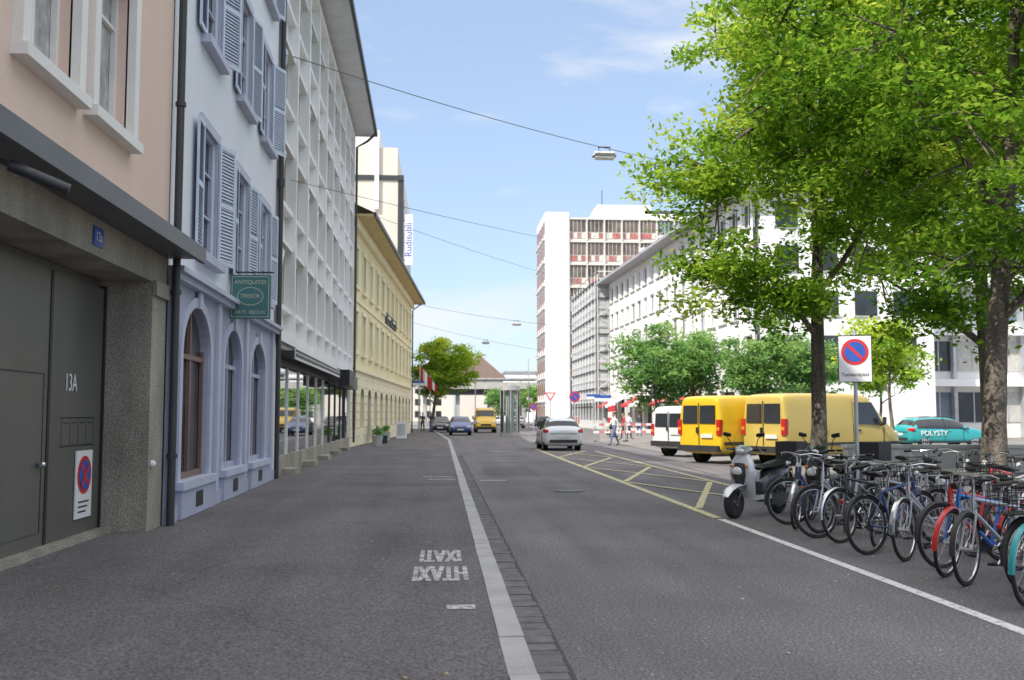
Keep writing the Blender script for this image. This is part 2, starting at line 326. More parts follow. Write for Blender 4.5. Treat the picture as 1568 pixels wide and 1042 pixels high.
dp=Asm('downpipe',(-3.96,24.5,0)); dp.p('pipe').tube([(0,0,.07),(0,0,13)],.06,'dark_metal',10); dp.p('pipe').tube([(0,0,7.2),(0,0,7.4)],.09,'dark_metal',10); dp.done(True)
wl=Asm('wall_lamp',(-3.8,8.1,3.62)); wl.p('arm').tube([(0,0,.1),(.25,.06,.02),(.5,.15,-.06)],.022,'dark_metal',8); wl.p('shade').tube([(.3,.1,0),(.72,.26,-.16)],[.05,.045],'dark_metal',10); wl.done(True)
dc=Asm('display_case',(-3.84,7.0,0)); dc.p('frame').box(0,.14,0,.06,1.9,3.3,'sign_green'); dc.p('frame').box(0,.14,1.28,1.34,1.9,3.3,'sign_green'); dc.p('frame').box(0,.14,.06,1.28,3.24,3.3,'sign_green'); dc.p('frame').box(0,.14,.06,1.28,1.9,1.96,'sign_green'); dc.p('pane').box(.02,.12,.06,1.28,1.96,3.24,'glass_blue'); dc.done()
# ------------------------------------------------------------------ blue house
A,L=fasm('blue_house',(-3.87,14.3),(-4.07,24.45)); U=lambda y:y-14.3
w=A.p('walls'); wc=(16.75,19.8,22.65); holes=[]
for fz in (4.2,7.75,11.1):
    for c in wc: holes.append((U(c)-.58,U(c)+.58,fz,fz+(2.1 if fz<10 else 1.8)))
wall(w,0,L,3.72,13.8,holes,.20,'blue_render')
for i,h in enumerate(holes):
    a,b_,c,d=h; window(A,a,b_,c,d,.12,'blue_trim','glass_matte' if i%2 else 'glass_dark',2,(.35,.7),.05)
    f=A.p('surrounds'); f.box(a-.10,a,-.025,.01,c,d,'blue_trim'); f.box(b_,b_+.13,-.035,.01,c,d,'blue_trim'); f.box(a-.16,b_+.16,-.05,.01,d,d+.16,'blue_trim'); f.box(a-.22,b_+.22,-.17,.01,c-.14,c,'blue_trim')
    sh=A.p('shutters')
    for sg,hx in ((-1,a-.06),(1,b_+.04)):
        ang=rad(random.choice((3,5,2)) if sg<0 else random.choice((12,18,24,9)))
        sh.T=Matrix.Translation((hx,-.045,c))@Matrix.Rotation(-ang*sg if sg>0 else ang,4,'Z'); W=.54*sg; H=d-c
        xa,xb=min(0,W),max(0,W)
        for q in ((xa,xa+.05,0,H),(xb-.05,xb,0,H),(xa+.05,xb-.05,0,.07),(xa+.05,xb-.05,H-.07,H),(xa+.05,xb-.05,H*.5-.04,H*.5+.04)): sh.box(q[0],q[1],-.035,0,q[2],q[3],'shutter_blue')
        z=.08
        while z<H-.09:
            if abs(z-H*.5)>.06: sh.face([(xa+.05,-.033,z),(xb-.05,-.033,z),(xb-.05,-.005,z+.045),(xa+.05,-.005,z+.045)],'shutter_blue')
            z+=.06
        sh.face([(xa+.05,-.002,.05),(xb-.05,-.002,.05),(xb-.05,-.002,H-.05),(xa+.05,-.002,H-.05)],'shutter_back')
        sh.T=None
arches=[(16.1,.98,2.55,3.30,.62),(19.15,.85,2.55,3.2,.62),(22.05,.95,2.5,3.15,.62)]
gh=[(U(c)-r,U(c)+r,zb,zt) for c,r,zs,zt,zb in arches]
DP=.14
wall(w,0,L,0,3.55,gh,DP,'blue_base')
for (c,r,zs,zt,zb) in arches:
    c=U(c); n=14; P=[(c-r*math.cos(math.pi*k/n),zs+(zt-zs)*math.sin(math.pi*k/n)) for k in range(n+1)]
    for k in range(n):
        p,q=P[k],P[k+1]; w.face([(p[0],-.001,p[1]),(q[0],-.001,q[1]),(q[0],-.001,zt+.001),(p[0],-.001,zt+.001)],'blue_base'); w.face([(p[0],0,p[1]),(p[0],DP,p[1]),(q[0],DP,q[1]),(q[0],0,q[1])],'blue_base')
    R=[(c-(r+.16)*math.cos(math.pi*k/n),zs+(zt-zs+.16)*math.sin(math.pi*k/n)) for k in range(n+1)]
    f=A.p('arch_mouldings')
    for k in range(n):
        p,q,s_,t_,yy=P[k],P[k+1],R[k+1],R[k],-.05
        f.face([(p[0],yy,p[1]),(q[0],yy,q[1]),(s_[0],yy,s_[1]),(t_[0],yy,t_[1])],'blue_trim'); f.face([(t_[0],yy,t_[1]),(s_[0],yy,s_[1]),(s_[0],0,s_[1]),(t_[0],0,t_[1])],'blue_trim'); f.face([(p[0],yy,p[1]),(p[0],0,p[1]),(q[0],0,q[1]),(q[0],yy,q[1])],'blue_trim')
    f.box(c-r-.16,c-r,-.05,.0,zb,zs,'blue_trim'); f.box(c+r,c+r+.16,-.05,0,zb,zs,'blue_trim'); f.box(c-.1,c+.1,-.09,-.052,zt-.02,zt+.24,'blue_trim')
    f.box(c-r-.25,c+r+.25,-.16,.0,zb-.12,zb,'blue_trim'); f.box(c-r-.2,c+r+.2,-.12,0,.08,zb-.121,'blue_base')
    f.box(c-.25,c+.25,-.125,-.118,.18,.42,'black')
    g=A.p('window_panes'); g.face([(c-r,DP-.01,zb),(c+r,DP-.01,zb),(c+r,DP-.01,zt),(c-r,DP-.01,zt)],'glass_matte')
    fr=A.p('window_frames'); fm='red_brown' if c<3 else 'blue_base'
    for q in (-r+.03,-.035,r-.10): fr.box(c+q,c+q+.07,DP-.07,DP-.02,zb,zs+.1 if abs(q)>.1 else zt,fm)
    fr.box(c-r,c+r,DP-.071,DP-.018,zs-.08,zs+.0,fm); fr.box(c-r,c+r,DP-.071,DP-.018,zb,zb+.1,fm)
f=A.p('cornice'); f.box(0,L,-.14,.0,3.55,3.64,'blue_trim'); f.box(0,L,-.22,.0,3.642,3.72,'blue_trim'); f.box(0,L,-.07,0,0,.30,'blue_base')
for xx in (.12,L-.35,U(17.75),U(20.55)): f.box(xx-.1,xx+.14,-.06,-.002,.30,3.55,'blue_trim')
w.box(0,L,.35,12,0,13.8,'blue_render'); A.p('roof').box(-.0,L,-.9,.4,13.8,13.95,'soffit'); A.p('roof').prism([(0,13.96),(L,13.96),(L,16.5),(0,16.5)],2,10,'roof_tile')
A.done()
sg=Asm('hanging_shop_sign',(-3.98,18.7,0)); s=sg.p('board')
s.box(.06,.80,-.03,.03,3.38,4.20,'sign_green')
for q in ((.09,.77,3.41,3.42),(.09,.77,4.16,4.17),(.09,.1,3.42,4.16),(.76,.77,3.42,4.16)): s.box(q[0],q[1],-.035,-.031,q[2],q[3],'sign_gold')
for t,zz,sz in (('ANTIQUITES',4.06,.105),('TRESOR',3.80,.10),('ARTS  BIJOUX',3.50,.09)): sg.text(t,(.43,-.034,zz),sz,'sign_gold',ext=.001)
for k in range(28):
    a0,a1=2*math.pi*k/28,2*math.pi*(k+1)/28
    s.face([(.43+.24*math.cos(a0),-.033,3.8+.17*math.sin(a0)),(.43+.24*math.cos(a1),-.033,3.8+.17*math.sin(a1)),(.43+.228*math.cos(a1),-.033,3.8+.158*math.sin(a1)),(.43+.228*math.cos(a0),-.033,3.8+.158*math.sin(a0))],'sign_gold')
sg.p('bracket').tube([(0,0,4.25),(.85,0,4.25)],.018,'dark_metal',6); sg.done()
# ------------------------------------------------------------------ white office building
A,L=fasm('white_office_building',(-4.07,24.6),(-4.36,48.0)); w=A.p('walls'); nb=9; bw=(L-.2)/nb
rows=[(4.45,5.95),(7.1,8.55),(9.8,11.2),(12.45,13.8)]
holes=[]
for (c,d) in rows:
    for k in range(nb): holes.append((.1+k*bw+.16,.1+(k+1)*bw-.16,c,d))
wall(w,0,L,3.42,15.3,holes,.12,'white_render',y=.16,rm='olive_frame')
for i,h in enumerate(holes):
    window(A,*h,.27,'olive_frame',random.choice(('glass_dark','glass_dark','glass_warm','glass_blue','curtain_fold')),2,(),.07)
    if i%3!=1:
        sa=A.p('open_sashes'); x0=h[0]+.1; x1=(h[0]+h[1])/2-.05; zz=h[2]+.1; zt=h[3]-.1
        for q in ((x0,x0+.05),(x1-.05,x1)): sa.face([(q[0],.18,zz),(q[1],.18,zz),(q[1],-.02,zt),(q[0],-.02,zt)],'white_trim')
        sa.face([(x0,-.02,zt),(x1,-.02,zt),(x1,-.005,zt-.06),(x0,-.005,zt-.06)],'white_trim'); sa.face([(x0+.05,.175,zz),(x1-.05,.175,zz),(x1-.05,-.012,zt-.06),(x0+.05,-.012,zt-.06)],'glass_blue')
fn=A.p('fins')
for k in range(nb+1): fn.box(.1+k*bw-.10,.1+k*bw+.10,-.12,.16,3.70,14.9,'white_render')
for (c,d) in rows:
    for k in range(nb):
        fn.box(.1+k*bw+.102,.1+(k+1)*bw-.102,-.05,.16,c-.16,c-.04,'white_render'); fn.box(.1+k*bw+.102,.1+(k+1)*bw-.102,-.05,.16,d+.04,d+.14,'white_render')
fn.box(0,L,-.16,.16,3.42,3.70,'white_render'); fn.box(0,L,-.12,.16,14.9,15.1,'white_render')
w.box(0,L,.45,13,3.42,15.3,'white_render'); w.box(0,L-.002,4,13,0,3.42,'white_render'); w.box(0,.25,0,.5,0,3.42,'white_render'); w.box(L-.25,L,0,.5,0,3.42,'white_render'); w.box(0,L,.0,4.,3.30,3.415,'white_render')
r=A.p('roof'); r.box(-.1,L+.5,-1.05,.4,15.3,15.42,'soffit'); r.box(-.1,L+.56,-1.16,-1.05,15.28,15.5,'dark_metal'); r.face([(-.1,-1.05,15.5),(L+.5,-1.05,15.5),(L+.5,5,18),(-.1,5,18)],'roof_tile'); r.box(L+.5,L+.56,-1.05,5,15.28,15.5,'dark_metal')
r.box(-.1,L+.5,.4,13,15.305,15.42,'soffit')
r.tube([(L+.05,-1.1,15.3),(L+.03,-.7,14.9),(L+.03,-.2,14.6),(L+.03,-.2,.3)],.06,'dark_metal',8)
s=A.p('shopfront')
s.box(.25,L-.25,.0,.3,.07,.55,'concrete'); s.box(.3,12.5,-.45,0,3.08,3.2,'black_plastic'); s.box(.3,12.5,-.48,-.45,2.98,3.26,'white_trim'); s.box(.3,12.5,-.50,-.481,3.05,3.12,'black_plastic'); s.box(.3,12.5,-.50,-.481,3.17,3.22,'black_plastic')
s.box(.25,L-.25,-.02,.2,2.86,3.3,'black_plastic')
s.box(13.0,22.8,-.4,.0,2.78,3.35,'dark_metal'); s.box(13,15.5,-.8,-.4,2.7,3.3,'black')
for i,x in enumerate(np.arange(.3,L-.3,2.3)):
    s.box(x,x+.07,.02,.10,.55,2.86,'white_trim' if x<12 else 'dark_metal')
s.face([(.3,.55,.5),(L-.3,.55,.5),(L-.3,.55,3.3),(.3,.55,3.3)],'shop_cream'); s.face([(.3,.3,.55),(L-.3,.3,.55),(L-.3,.55,.55),(.3,.55,.55)],'shop_cream')
A.p('shop_glass').face([(.3,.06,.55),(L-.3,.06,.55),(L-.3,.06,2.86),(.3,.06,2.86)],'clear_glass')
dsp=A.p('shop_display')
for k in range(120):
    x=random.uniform(.5,L-1.2); y=random.uniform(.1,.4); z=.56+random.choice((0,.0,.5,1.0,1.4)); h_=random.uniform(.2,.8); ww=random.uniform(.12,.7)
    dsp.box(x,x+ww,y,y+random.uniform(.03,.08),z,min(z+h_,2.75),random.choice(('sign_white','sign_white','shop_orange','shop_blue','shop_cream','glass_dark','flag_pink','black_plastic','curtain','sign_white','olive_frame','beige_wall')))
for k in range(5): s.box(1.5+k*4.2,2.6+k*4.2,-.35,0,.07,.22,'concrete')
A.done()
# ------------------------------------------------------------------ yellow building
A,L=fasm('yellow_building',(-4.36,48.1),(-2.62,86)); w=A.p('walls'); holes=[]; n=12; bw=L/n
for (c,d) in ((4.75,6.75),(8.0,9.9)):
    for k in range(n): holes.append((k*bw+bw*.5-.6,k*bw+bw*.5+.6,c,d))
wall(w,0,L,3.95,11.2,holes,.24,'yellow_render')
for h in holes:
    window(A,*h,.18,'white_trim',random.choice(('glass_blue','glass_dark','curtain')),2,(.66,),.07); a,b_,c,d=h; f=A.p('surrounds')
    f.box(a-.16,a,-.06,.0,c,d,'yellow_trim'); f.box(b_,b_+.16,-.06,0,c,d,'yellow_trim'); f.box(a-.2,b_+.2,-.1,0,d,d+.22,'yellow_trim'); f.box(a-.24,b_+.24,-.16,0,c-.16,c,'yellow_trim')
gh=[(k*bw+bw*.5-.75,k*bw+bw*.5+.75,.1 if k in (2,5,8) else .9,3.0) for k in range(n)]
wall(w,0,L,0,3.8,gh,.25,'yellow_trim')
for k,h in enumerate(gh):
    window(A,*h,.23,'dark_metal' if k in (2,5,8) else 'ochre','glass_dark' if k%3 else 'glass_warm',2,(.7,),.08)
    c=(h[0]+h[1])/2
    P=[(c-.75*math.cos(math.pi*q/8),2.45+.55*math.sin(math.pi*q/8)) for q in range(9)]
    for q in range(8): w.face([(P[q][0],-.002,P[q][1]),(P[q+1][0],-.002,P[q+1][1]),(P[q+1][0],-.002,3.002),(P[q][0],-.002,3.002)],'yellow_trim')
for zz in np.arange(.5,3.6,.42):
    xs=0
    for h in gh: 
        A.p('rustication').box(xs,h[0]-.02,-.012,-.003,zz,zz+.035,'ochre'); xs=h[1]+.02
f=A.p('cornice'); f.box(0,L,-.14,0,3.8,3.95,'yellow_trim'); f.box(0,L,-.08,0,7.25,7.38,'yellow_trim'); f.box(0,L,-.25,0,10.75,11.2,'yellow_trim')
w.box(0,L,.36,12,0,11.2,'yellow_render')
r=A.p('roof'); r.box(-.1,L+.7,-1.05,.4,11.2,11.32,'ochre'); r.box(-.1,L+.75,-1.17,-1.05,11.2,11.4,'dark_metal'); r.box(L+.7,L+.75,-1.05,12,11.2,11.4,'dark_metal'); r.face([(-.1,-1.05,11.4),(L+.7,-1.05,11.4),(L-3,5,14.2),(-.1,5,14.2)],'roof_tile'); r.face([(L+.7,-1.05,11.4),(L+.7,12,11.4),(L-3,5,14.2)],'roof_tile')
r.tube([(L-.1,-.9,11.2),(L-.1,-.12,10.6),(L-.1,-.12,.1)],.06,'dark_metal',8)
A.text('BERNOULLI',(L*.5,-.1,7.75),1.0,'dark_metal',name='facade_lettering',ext=.05,sx=1.3)
A.done()
# ------------------------------------------------------------------ tall building beyond
A=Asm('tall_beige_building',(-3.5,89,0)); w=A.p('walls')
w.box(-14,0,0,22,0,23,'beige_wall'); w.box(-14,-.55,0,10,23.001,25.7,'beige_wall'); w.box(-14,-2.2,0,6,25.702,27.3,'offwhite'); w.box(-.5,.02,-.03,.0,10,23.2,'dark_metal')
w.box(-2.6,-2.2,-.3,0,20,26.5,'offwhite'); w.box(-8,0,-.12,0,22.7,23.15,'dark_metal')
for f_ in range(6):
    for k in range(7): A.p('windows').box(0,.03,1+k*3,2.4+k*3,4+f_*3.1,5.7+f_*3.1,'glass_dark')
s=A.p('banner_sign'); s.box(.15,.85,-.1,.08,15.0,19.6,'sign_white'); s.box(.0,.15,-.03,.03,15.4,15.5,'dark_metal'); s.box(0,.15,-.03,.03,19,19.1,'dark_metal')
A.text('Rudisuhli',(.5,-.11,17.3),.85,'sign_blue',rot=(90,-90,0),name='banner_text',ext=.005)
A.done()
# ------------------------------------------------------------------ red-white tower
A=Asm('red_white_tower_block',(14.7,140,0)); w=A.p('walls')
w.box(0,3.4,0,12.5,0,30.6,'white_render'); w.box(3.4,34,.5,12.5,0,29.9,'tower_beige'); w.box(8,16,3,9,29.91,32.4,'offwhite'); w.box(7,30,1.5,11,29.91,30.8,'white_render'); w.box(15,27,3,9,30.81,31.6,'dark_metal')
w.tube([(9,5,32.4),(9,5,35)],.06,'dark_metal',5)
g=A.p('facade_grid'); fh=3.3
for f_ in range(9):
    z=29.9-(f_+1)*fh
    g.box(3.4,34,.2,.5,z+fh-.28,z+fh,'tower_beige')
    for k in range(12):
        x=3.4+k*2.55
        A.p('windows').box(x+.14,x+2.41,.42,.5,z+1.3,z+fh-.28,random.choice(('brown_win','brown_win','brown_win','glass_warm','glass_blue')))
        for j in range(4): 
            A.p('panels').box(x+.14+j*.57,x+.14+j*.57+.52,.40,.5,z+.35,z+1.1,random.choice(('red_panel','red_panel','red_brown_panel','tower_beige')))
        for j in (1,2,3): g.box(x+.14+j*.57-.06,x+.14+j*.57-.01,.34,.42,z+1.1,z+fh-.28,'tower_beige')
        g.box(x,x+.14,.1,.5,z,z+fh-.28,'tower_beige')
    for k in range(4): A.p('windows').box(-.04,0,.8+k*3,2.2+k*3,z+1.0,z+2.7,'brown_win'); A.p('panels').box(-.06,0,2.3+k*3,3.2+k*3,z+.2,z+2.9,'red_brown_panel')
    g.box(-.35,-.0,.3,12.3,z-.05,z+.1,'offwhite')
A.done()
# ------------------------------------------------------------------ scaffolded building
A=Asm('scaffolded_building',(17.2,110,0)); w=A.p('walls'); w.box(.9,12,.0,20,0,15.6,'offwhite')
s=A.p('netting'); s.box(.0,.05,-.0,20,3,16.4,'net_grey'); s.box(0.06,6,-1.1,-1.05,3,16.4,'net_grey')
p=A.p('scaffold_poles')
for k in range(9): p.tube([(-.12,k*2.4,0),(-.12,k*2.4,17.2)],.055,'offwhite',5)
for k in range(6): p.tube([(k*1.2,-1.25,0),(k*1.2,-1.25,17.2)],.055,'offwhite',5)
for z in np.arange(2.5,16.6,2.): p.box(-.2,.85,-.0,20,z,z+.1,'dark_metal'); p.box(0,6,-1.3,-.05,z+.0,z+.1,'dark_metal'); p.tube([(-.14,0,z+1),(-.14,20,z+1)],.05,'offwhite',4); p.tube([(0,-1.28,z+1),(6,-1.28,z+1)],.05,'offwhite',4)
for k in range(6): p.tube([(0 if k%2 else 3,-1.3,2.5+k*2.),(3 if k%2 else 0,-1.3,4.5+k*2.)],.04,'offwhite',4)
A.done()
# ------------------------------------------------------------------ long building, right
A,L=fasm('long_white_building',(18.4,108),(19.9,62)); w=A.p('walls'); n=18; bw=L/n; holes=[]
for f_ in range(4):
    z=4.4+f_*2.9
    for k in range(n): holes.append((k*bw+.45,(k+1)*bw-.45,z+.65,z+2.35))
wall(w,0,L,4.2,16,holes,.3,'white_render')
for h in holes: window(A,*h,.22,'white_trim',random.choice(('glass_blue','glass_dark','glass_dark','curtain')),2,(),.08); A.p('sills').box(h[0]-.1,h[1]+.1,-.12,0,h[2]-.1,h[2],'concrete_light')
gh=[(k*bw*1.5+.3,(k+1)*bw*1.5-.3,.3,3.2) for k in range(12)]
wall(w,0,L,0,4.2,gh,.5,'offwhite')
for h in gh: window(A,*h,.48,'dark_metal',random.choice(('glass_warm','glass_dark')),2,(.7,),.08)
aw=A.p('awnings')
for k in (0,1,3,4,6,8): 
    x0=gh[k][0];x1=gh[k][1]; mm='cloth_red' if k%3!=1 else 'sign_white'; aw.face([(x0,0,3.3),(x1,0,3.3),(x1,-1.4,2.6),(x0,-1.4,2.6)],mm); aw.face([(x0,-1.4,2.6),(x1,-1.4,2.6),(x1,-1.4,2.35),(x0,-1.4,2.35)],mm)
w.box(0,L,.51,12,0,16,'white_render'); 
for f_ in range(4):
    for k in range(4): A.p('end_windows').box(L,L+.03,1.5+k*2.6,3+k*2.6,5.1+f_*2.9,6.7+f_*2.9,'glass_dark'); A.p('sills').box(L,L+.1,1.4+k*2.6,3.1+k*2.6,5.0+f_*2.9,5.09+f_*2.9,'concrete_light')
r=A.p('roof'); r.box(-1,L+1,-1.3,13,16,16.25,'roof_grey'); r.face([(-1,-1.3,16.26),(L+1,-1.3,16.26),(L-4,5.5,19),(4,5.5,19)],'roof_grey'); r.face([(L+1,-1.3,16.26),(L+1,13,16.26),(L-4,5.5,19)],'roof_grey'); r.face([(-1,-1.3,16.26),(-1,13,16.26),(4,5.5,19)],'roof_grey')
for k in range(5): r.box(6+k*8,7.2+k*8,2,4,17,18.9,'offwhite')
A.done()
A=Asm('modern_glass_building',(31,68,0)); w=A.p('walls'); w.box(0,50,0,14,0,15,'offwhite')
for f_ in range(4):
    z=.6+f_*3.6
    for k in range(20): A.p('windows').box(.4+k*2.5,2.6+k*2.5,-.06,0,z+.5,z+2.6,random.choice(('glass_blue','glass_blue','glass_dark','curtain'))); A.p('bands').box(1.46+k*2.5,1.54+k*2.5,-.1,-.06,z+.5,z+2.6,'galv')
    A.p('bands').box(-.3,50,-.9,0,z+3.0,z+3.5,'white_render')
for k in range(11): A.p('bands').box(k*5-.12,k*5+.12,-.5,0,0,14,'galv')
A.done()
# ------------------------------------------------------------------ distant
A=Asm('railway_overpass',(-4,162,0)); b=A.p('deck'); b.box(0,42,0,9,5.0,5.9,'dark_metal'); b.box(-.5,42,-.6,-.1,5.8,6.9,'concrete_light'); b.box(2,30,1,8,7.4,7.65,'galv')
for k in range(10): b.tube([(2+k*3,1.5,5.9),(2+k*3,1.5,7.4)],.08,'galv',6)
for k in range(8): A.p('piers').box(1+k*5.4,1.6+k*5.4,1,8,0,5.0,'concrete_light')
A.done()
A=Asm('pavilion_roof_building',(7.6,205,0)); A.p('walls').box(-4.6,4.6,-4.6,4.6,0,9.0,'beige_wall'); b=A.p('roof')
for p,q in (((-5.4,-5.4),(5.4,-5.4)),((5.4,-5.4),(5.4,5.4)),((5.4,5.4),(-5.4,5.4)),((-5.4,5.4),(-5.4,-5.4))): b.face([(*p,9.0),(*q,9.0),(q[0]*.1,q[1]*.1,13.6),(p[0]*.1,p[1]*.1,13.6)],'roof_tile')
b.tube([(0,0,13.2),(0,0,14.6)],.12,'dark_metal',5); A.done()
for (x,y,ww,h,mm) in ((-42,215,30,11,'offwhite'),(-10,250,13,9,'beige_wall'),(4,255,14,9.4,'offwhite'),(15,232,7,11.5,'white_render'),(24,250,40,12,'beige_wall'),(-30,135,22,12,'offwhite')):
    A=Asm('city_building',(x,y,0)); A.p('walls').box(0,ww,0,12,0,h,mm); A.p('roof').box(-.4,ww+.4,-.4,12.4,h,h+.35,'roof_grey')
    for f_ in range(int(h//3)):
        for k in range(int(ww//2.6)): A.p('windows').box(.8+k*2.6,2.2+k*2.6,-.05,0,1+f_*3,2.6+f_*3,'glass_dark')
    A.done()
# ------------------------------------------------------------------ trees
def leaves(name,parent,cents,rads,per,size,m,zr,tb=0.):
    C=np.repeat(np.array(cents),per,axis=0); R=np.repeat(np.array(rads),per,axis=0); N=len(C)
    P=C+np.clip(RS.normal(0,1,(N,3)),-2,2)*R*np.array([.55,.55,.28])
    a=RS.normal(0,1,(N,3)); a[:,2]*=.55; a/=np.linalg.norm(a,axis=1)[:,None]
    b=RS.normal(0,1,(N,3)); b[:,2]*=.5; b-=a*(a*b).sum(1)[:,None]; b/=np.linalg.norm(b,axis=1)[:,None]
    s=size*RS.uniform(.6,1.25,(N,1)); V=np.stack([P+a*s,P+b*s*.45,P-a*s,P-b*s*.45],axis=1).reshape(-1,3)
    me=bpy.data.meshes.new(name); me.vertices.add(4*N); me.vertices.foreach_set('co',V.ravel()); me.loops.add(4*N); me.loops.foreach_set('vertex_index',np.arange(4*N)); me.polygons.add(N); me.polygons.foreach_set('loop_start',np.arange(0,4*N,4)); 
    try: me.polygons.foreach_set('loop_total',np.full(N,4))
    except Exception: pass
    me.update(); me.validate()
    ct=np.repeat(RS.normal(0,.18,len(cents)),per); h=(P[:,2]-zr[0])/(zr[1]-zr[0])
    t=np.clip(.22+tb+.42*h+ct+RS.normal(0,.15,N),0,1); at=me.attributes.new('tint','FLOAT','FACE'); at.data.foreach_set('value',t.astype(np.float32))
    me.materials.append(MATS[m]); o=bpy.data.objects.new(name,me); scene.collection.objects.link(o); o.parent=parent
def tree(name,base,cc,cr,trunk_r,trunk_h,nclump,per,lsize,m,seed=1,clr=.75,tb=0.,nz=.38,limbs=9,gap=.0,extra=()):
    rnd=random.Random(seed); A=Asm(name,(0,0,0)); T=A.p('trunk'); B=A.p('branches'); base=Vector(base); cc=Vector(cc)
    top=cc+Vector((0,0,cr[2]*.55)); K=9; tp=[]
    for k in range(K):
        f=k/(K-1); q=base.lerp(Vector((top.x,top.y,top.z)),f); q.x+=math.sin(f*5+seed)*.12*min(1,f*3); q.y+=math.cos(f*4+seed)*.12*min(1,f*3); tp.append(q)
    T.tube(tp,[trunk_r*(1.2 if k==0 else 1)*(1-.82*(k/(K-1))**1.1) for k in range(K)],'bark',14)
    T.tube([base-Vector((0,0,.1)),base+Vector((0,0,.25))],[trunk_r*1.5,trunk_r*1.12],'bark',12)
    def ton(z):
        for k in range(K-1):
            if tp[k].z<=z<=tp[k+1].z: return tp[k].lerp(tp[k+1],(z-tp[k].z)/(tp[k+1].z-tp[k].z))
        return tp[-1]
    nodes=[]
    for k in range(limbs):
        f=k/(limbs-1); z=base.z+trunk_h+(top.z-base.z-trunk_h)*f*.9; a=k*2.4+seed; s=ton(z); 
        e=Vector((cc.x+math.cos(a)*cr[0]*.66*(1-.35*f),cc.y+math.sin(a)*cr[1]*.66*(1-.35*f),min(z+cr[2]*(.35+.3*rnd.random()),cc.z+cr[2]*.8)))
        pts=[]
        for j in range(7):
            g=j/6; q=s.lerp(e,g); q.z+=math.sin(g*math.pi)*.25-.15*g; q+=Vector((rnd.uniform(-.15,.15),rnd.uniform(-.15,.15),rnd.uniform(-.1,.1)))*(1 if 0<j else 0); pts.append(q)
        r0=trunk_r*.42*(1-.4*f); B.tube(pts,[r0*(1-.88*j/6) for j in range(7)],'bark',7); nodes+=pts[2:]
    nodes+=tp[4:]
    C=[];R=[]; tries=0
    while len(C)<nclump and tries<nclump*30:
        tries+=1; v=Vector((rnd.gauss(0,1),rnd.gauss(0,1),rnd.gauss(0,1))).normalized(); rr=rnd.random()**(1/2.6)
        wob=1+nz*noise.noise(v*1.9+Vector((seed*3.1,0,0)))
        p=Vector((cc.x+v.x*cr[0]*rr*wob,cc.y+v.y*cr[1]*rr*wob,cc.z+v.z*cr[2]*rr*wob))
        if p.z<base.z+trunk_h*.9: continue
        if noise.noise(p*.6+Vector((seed,seed,0)))<-.12+gap: continue
        C.append(tuple(p)); R.append([clr*rnd.uniform(.6,1.25)]*3)
    for (ex,ey,ez,er,en) in extra:
        for _ in range(en): 
            C.append((ex+rnd.gauss(0,er*.5),ey+rnd.gauss(0,er*.5),ez+rnd.gauss(0,er*.22))); R.append([clr*rnd.uniform(.6,1.1)]*3)
    for p in list(C):
        p=Vector(p); nn=min(nodes,key=lambda q:(q-p).length_squared)
        if rnd.random()<.8:
            mid=nn.lerp(p,.5)+Vector((rnd.uniform(-.1,.1),rnd.uniform(-.1,.1),.08)); B.tube([nn,mid,p],[.026,.016,.006],'bark',4,cap=False)
            if rnd.random()<.3: nodes.append(mid)
    leaves('foliage',A.e,C,R,per,lsize,m,(cc.z-cr[2],cc.z+cr[2]),tb)
    A.done(('trunk','branches'))
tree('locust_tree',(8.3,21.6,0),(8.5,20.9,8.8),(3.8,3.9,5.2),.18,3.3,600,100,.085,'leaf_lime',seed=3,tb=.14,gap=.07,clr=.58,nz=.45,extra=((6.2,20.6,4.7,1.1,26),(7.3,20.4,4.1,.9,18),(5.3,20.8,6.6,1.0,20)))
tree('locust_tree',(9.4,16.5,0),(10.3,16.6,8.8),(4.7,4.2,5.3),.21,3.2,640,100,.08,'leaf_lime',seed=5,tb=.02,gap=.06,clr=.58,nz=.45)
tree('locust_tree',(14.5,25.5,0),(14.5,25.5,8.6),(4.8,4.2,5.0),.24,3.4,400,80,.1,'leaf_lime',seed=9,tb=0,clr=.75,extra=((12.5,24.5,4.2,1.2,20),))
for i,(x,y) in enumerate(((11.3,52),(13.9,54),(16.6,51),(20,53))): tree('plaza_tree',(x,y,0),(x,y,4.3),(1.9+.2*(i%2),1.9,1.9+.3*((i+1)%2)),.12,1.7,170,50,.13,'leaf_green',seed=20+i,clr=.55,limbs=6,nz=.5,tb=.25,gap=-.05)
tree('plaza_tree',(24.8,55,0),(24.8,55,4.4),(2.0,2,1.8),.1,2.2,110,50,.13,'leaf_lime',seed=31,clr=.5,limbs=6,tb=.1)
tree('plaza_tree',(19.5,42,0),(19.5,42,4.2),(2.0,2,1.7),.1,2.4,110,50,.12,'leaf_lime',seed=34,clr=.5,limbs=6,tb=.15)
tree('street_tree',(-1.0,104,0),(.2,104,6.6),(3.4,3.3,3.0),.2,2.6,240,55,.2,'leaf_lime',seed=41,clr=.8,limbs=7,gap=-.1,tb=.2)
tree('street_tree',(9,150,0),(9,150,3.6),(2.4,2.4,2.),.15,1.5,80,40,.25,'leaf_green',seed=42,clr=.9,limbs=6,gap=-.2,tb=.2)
tree('street_tree',(15,158,0),(15,158,4.),(2.6,2.4,2.2),.15,1.5,80,40,.25,'leaf_green',seed=43,clr=.9,limbs=6,gap=-.2,tb=.2)
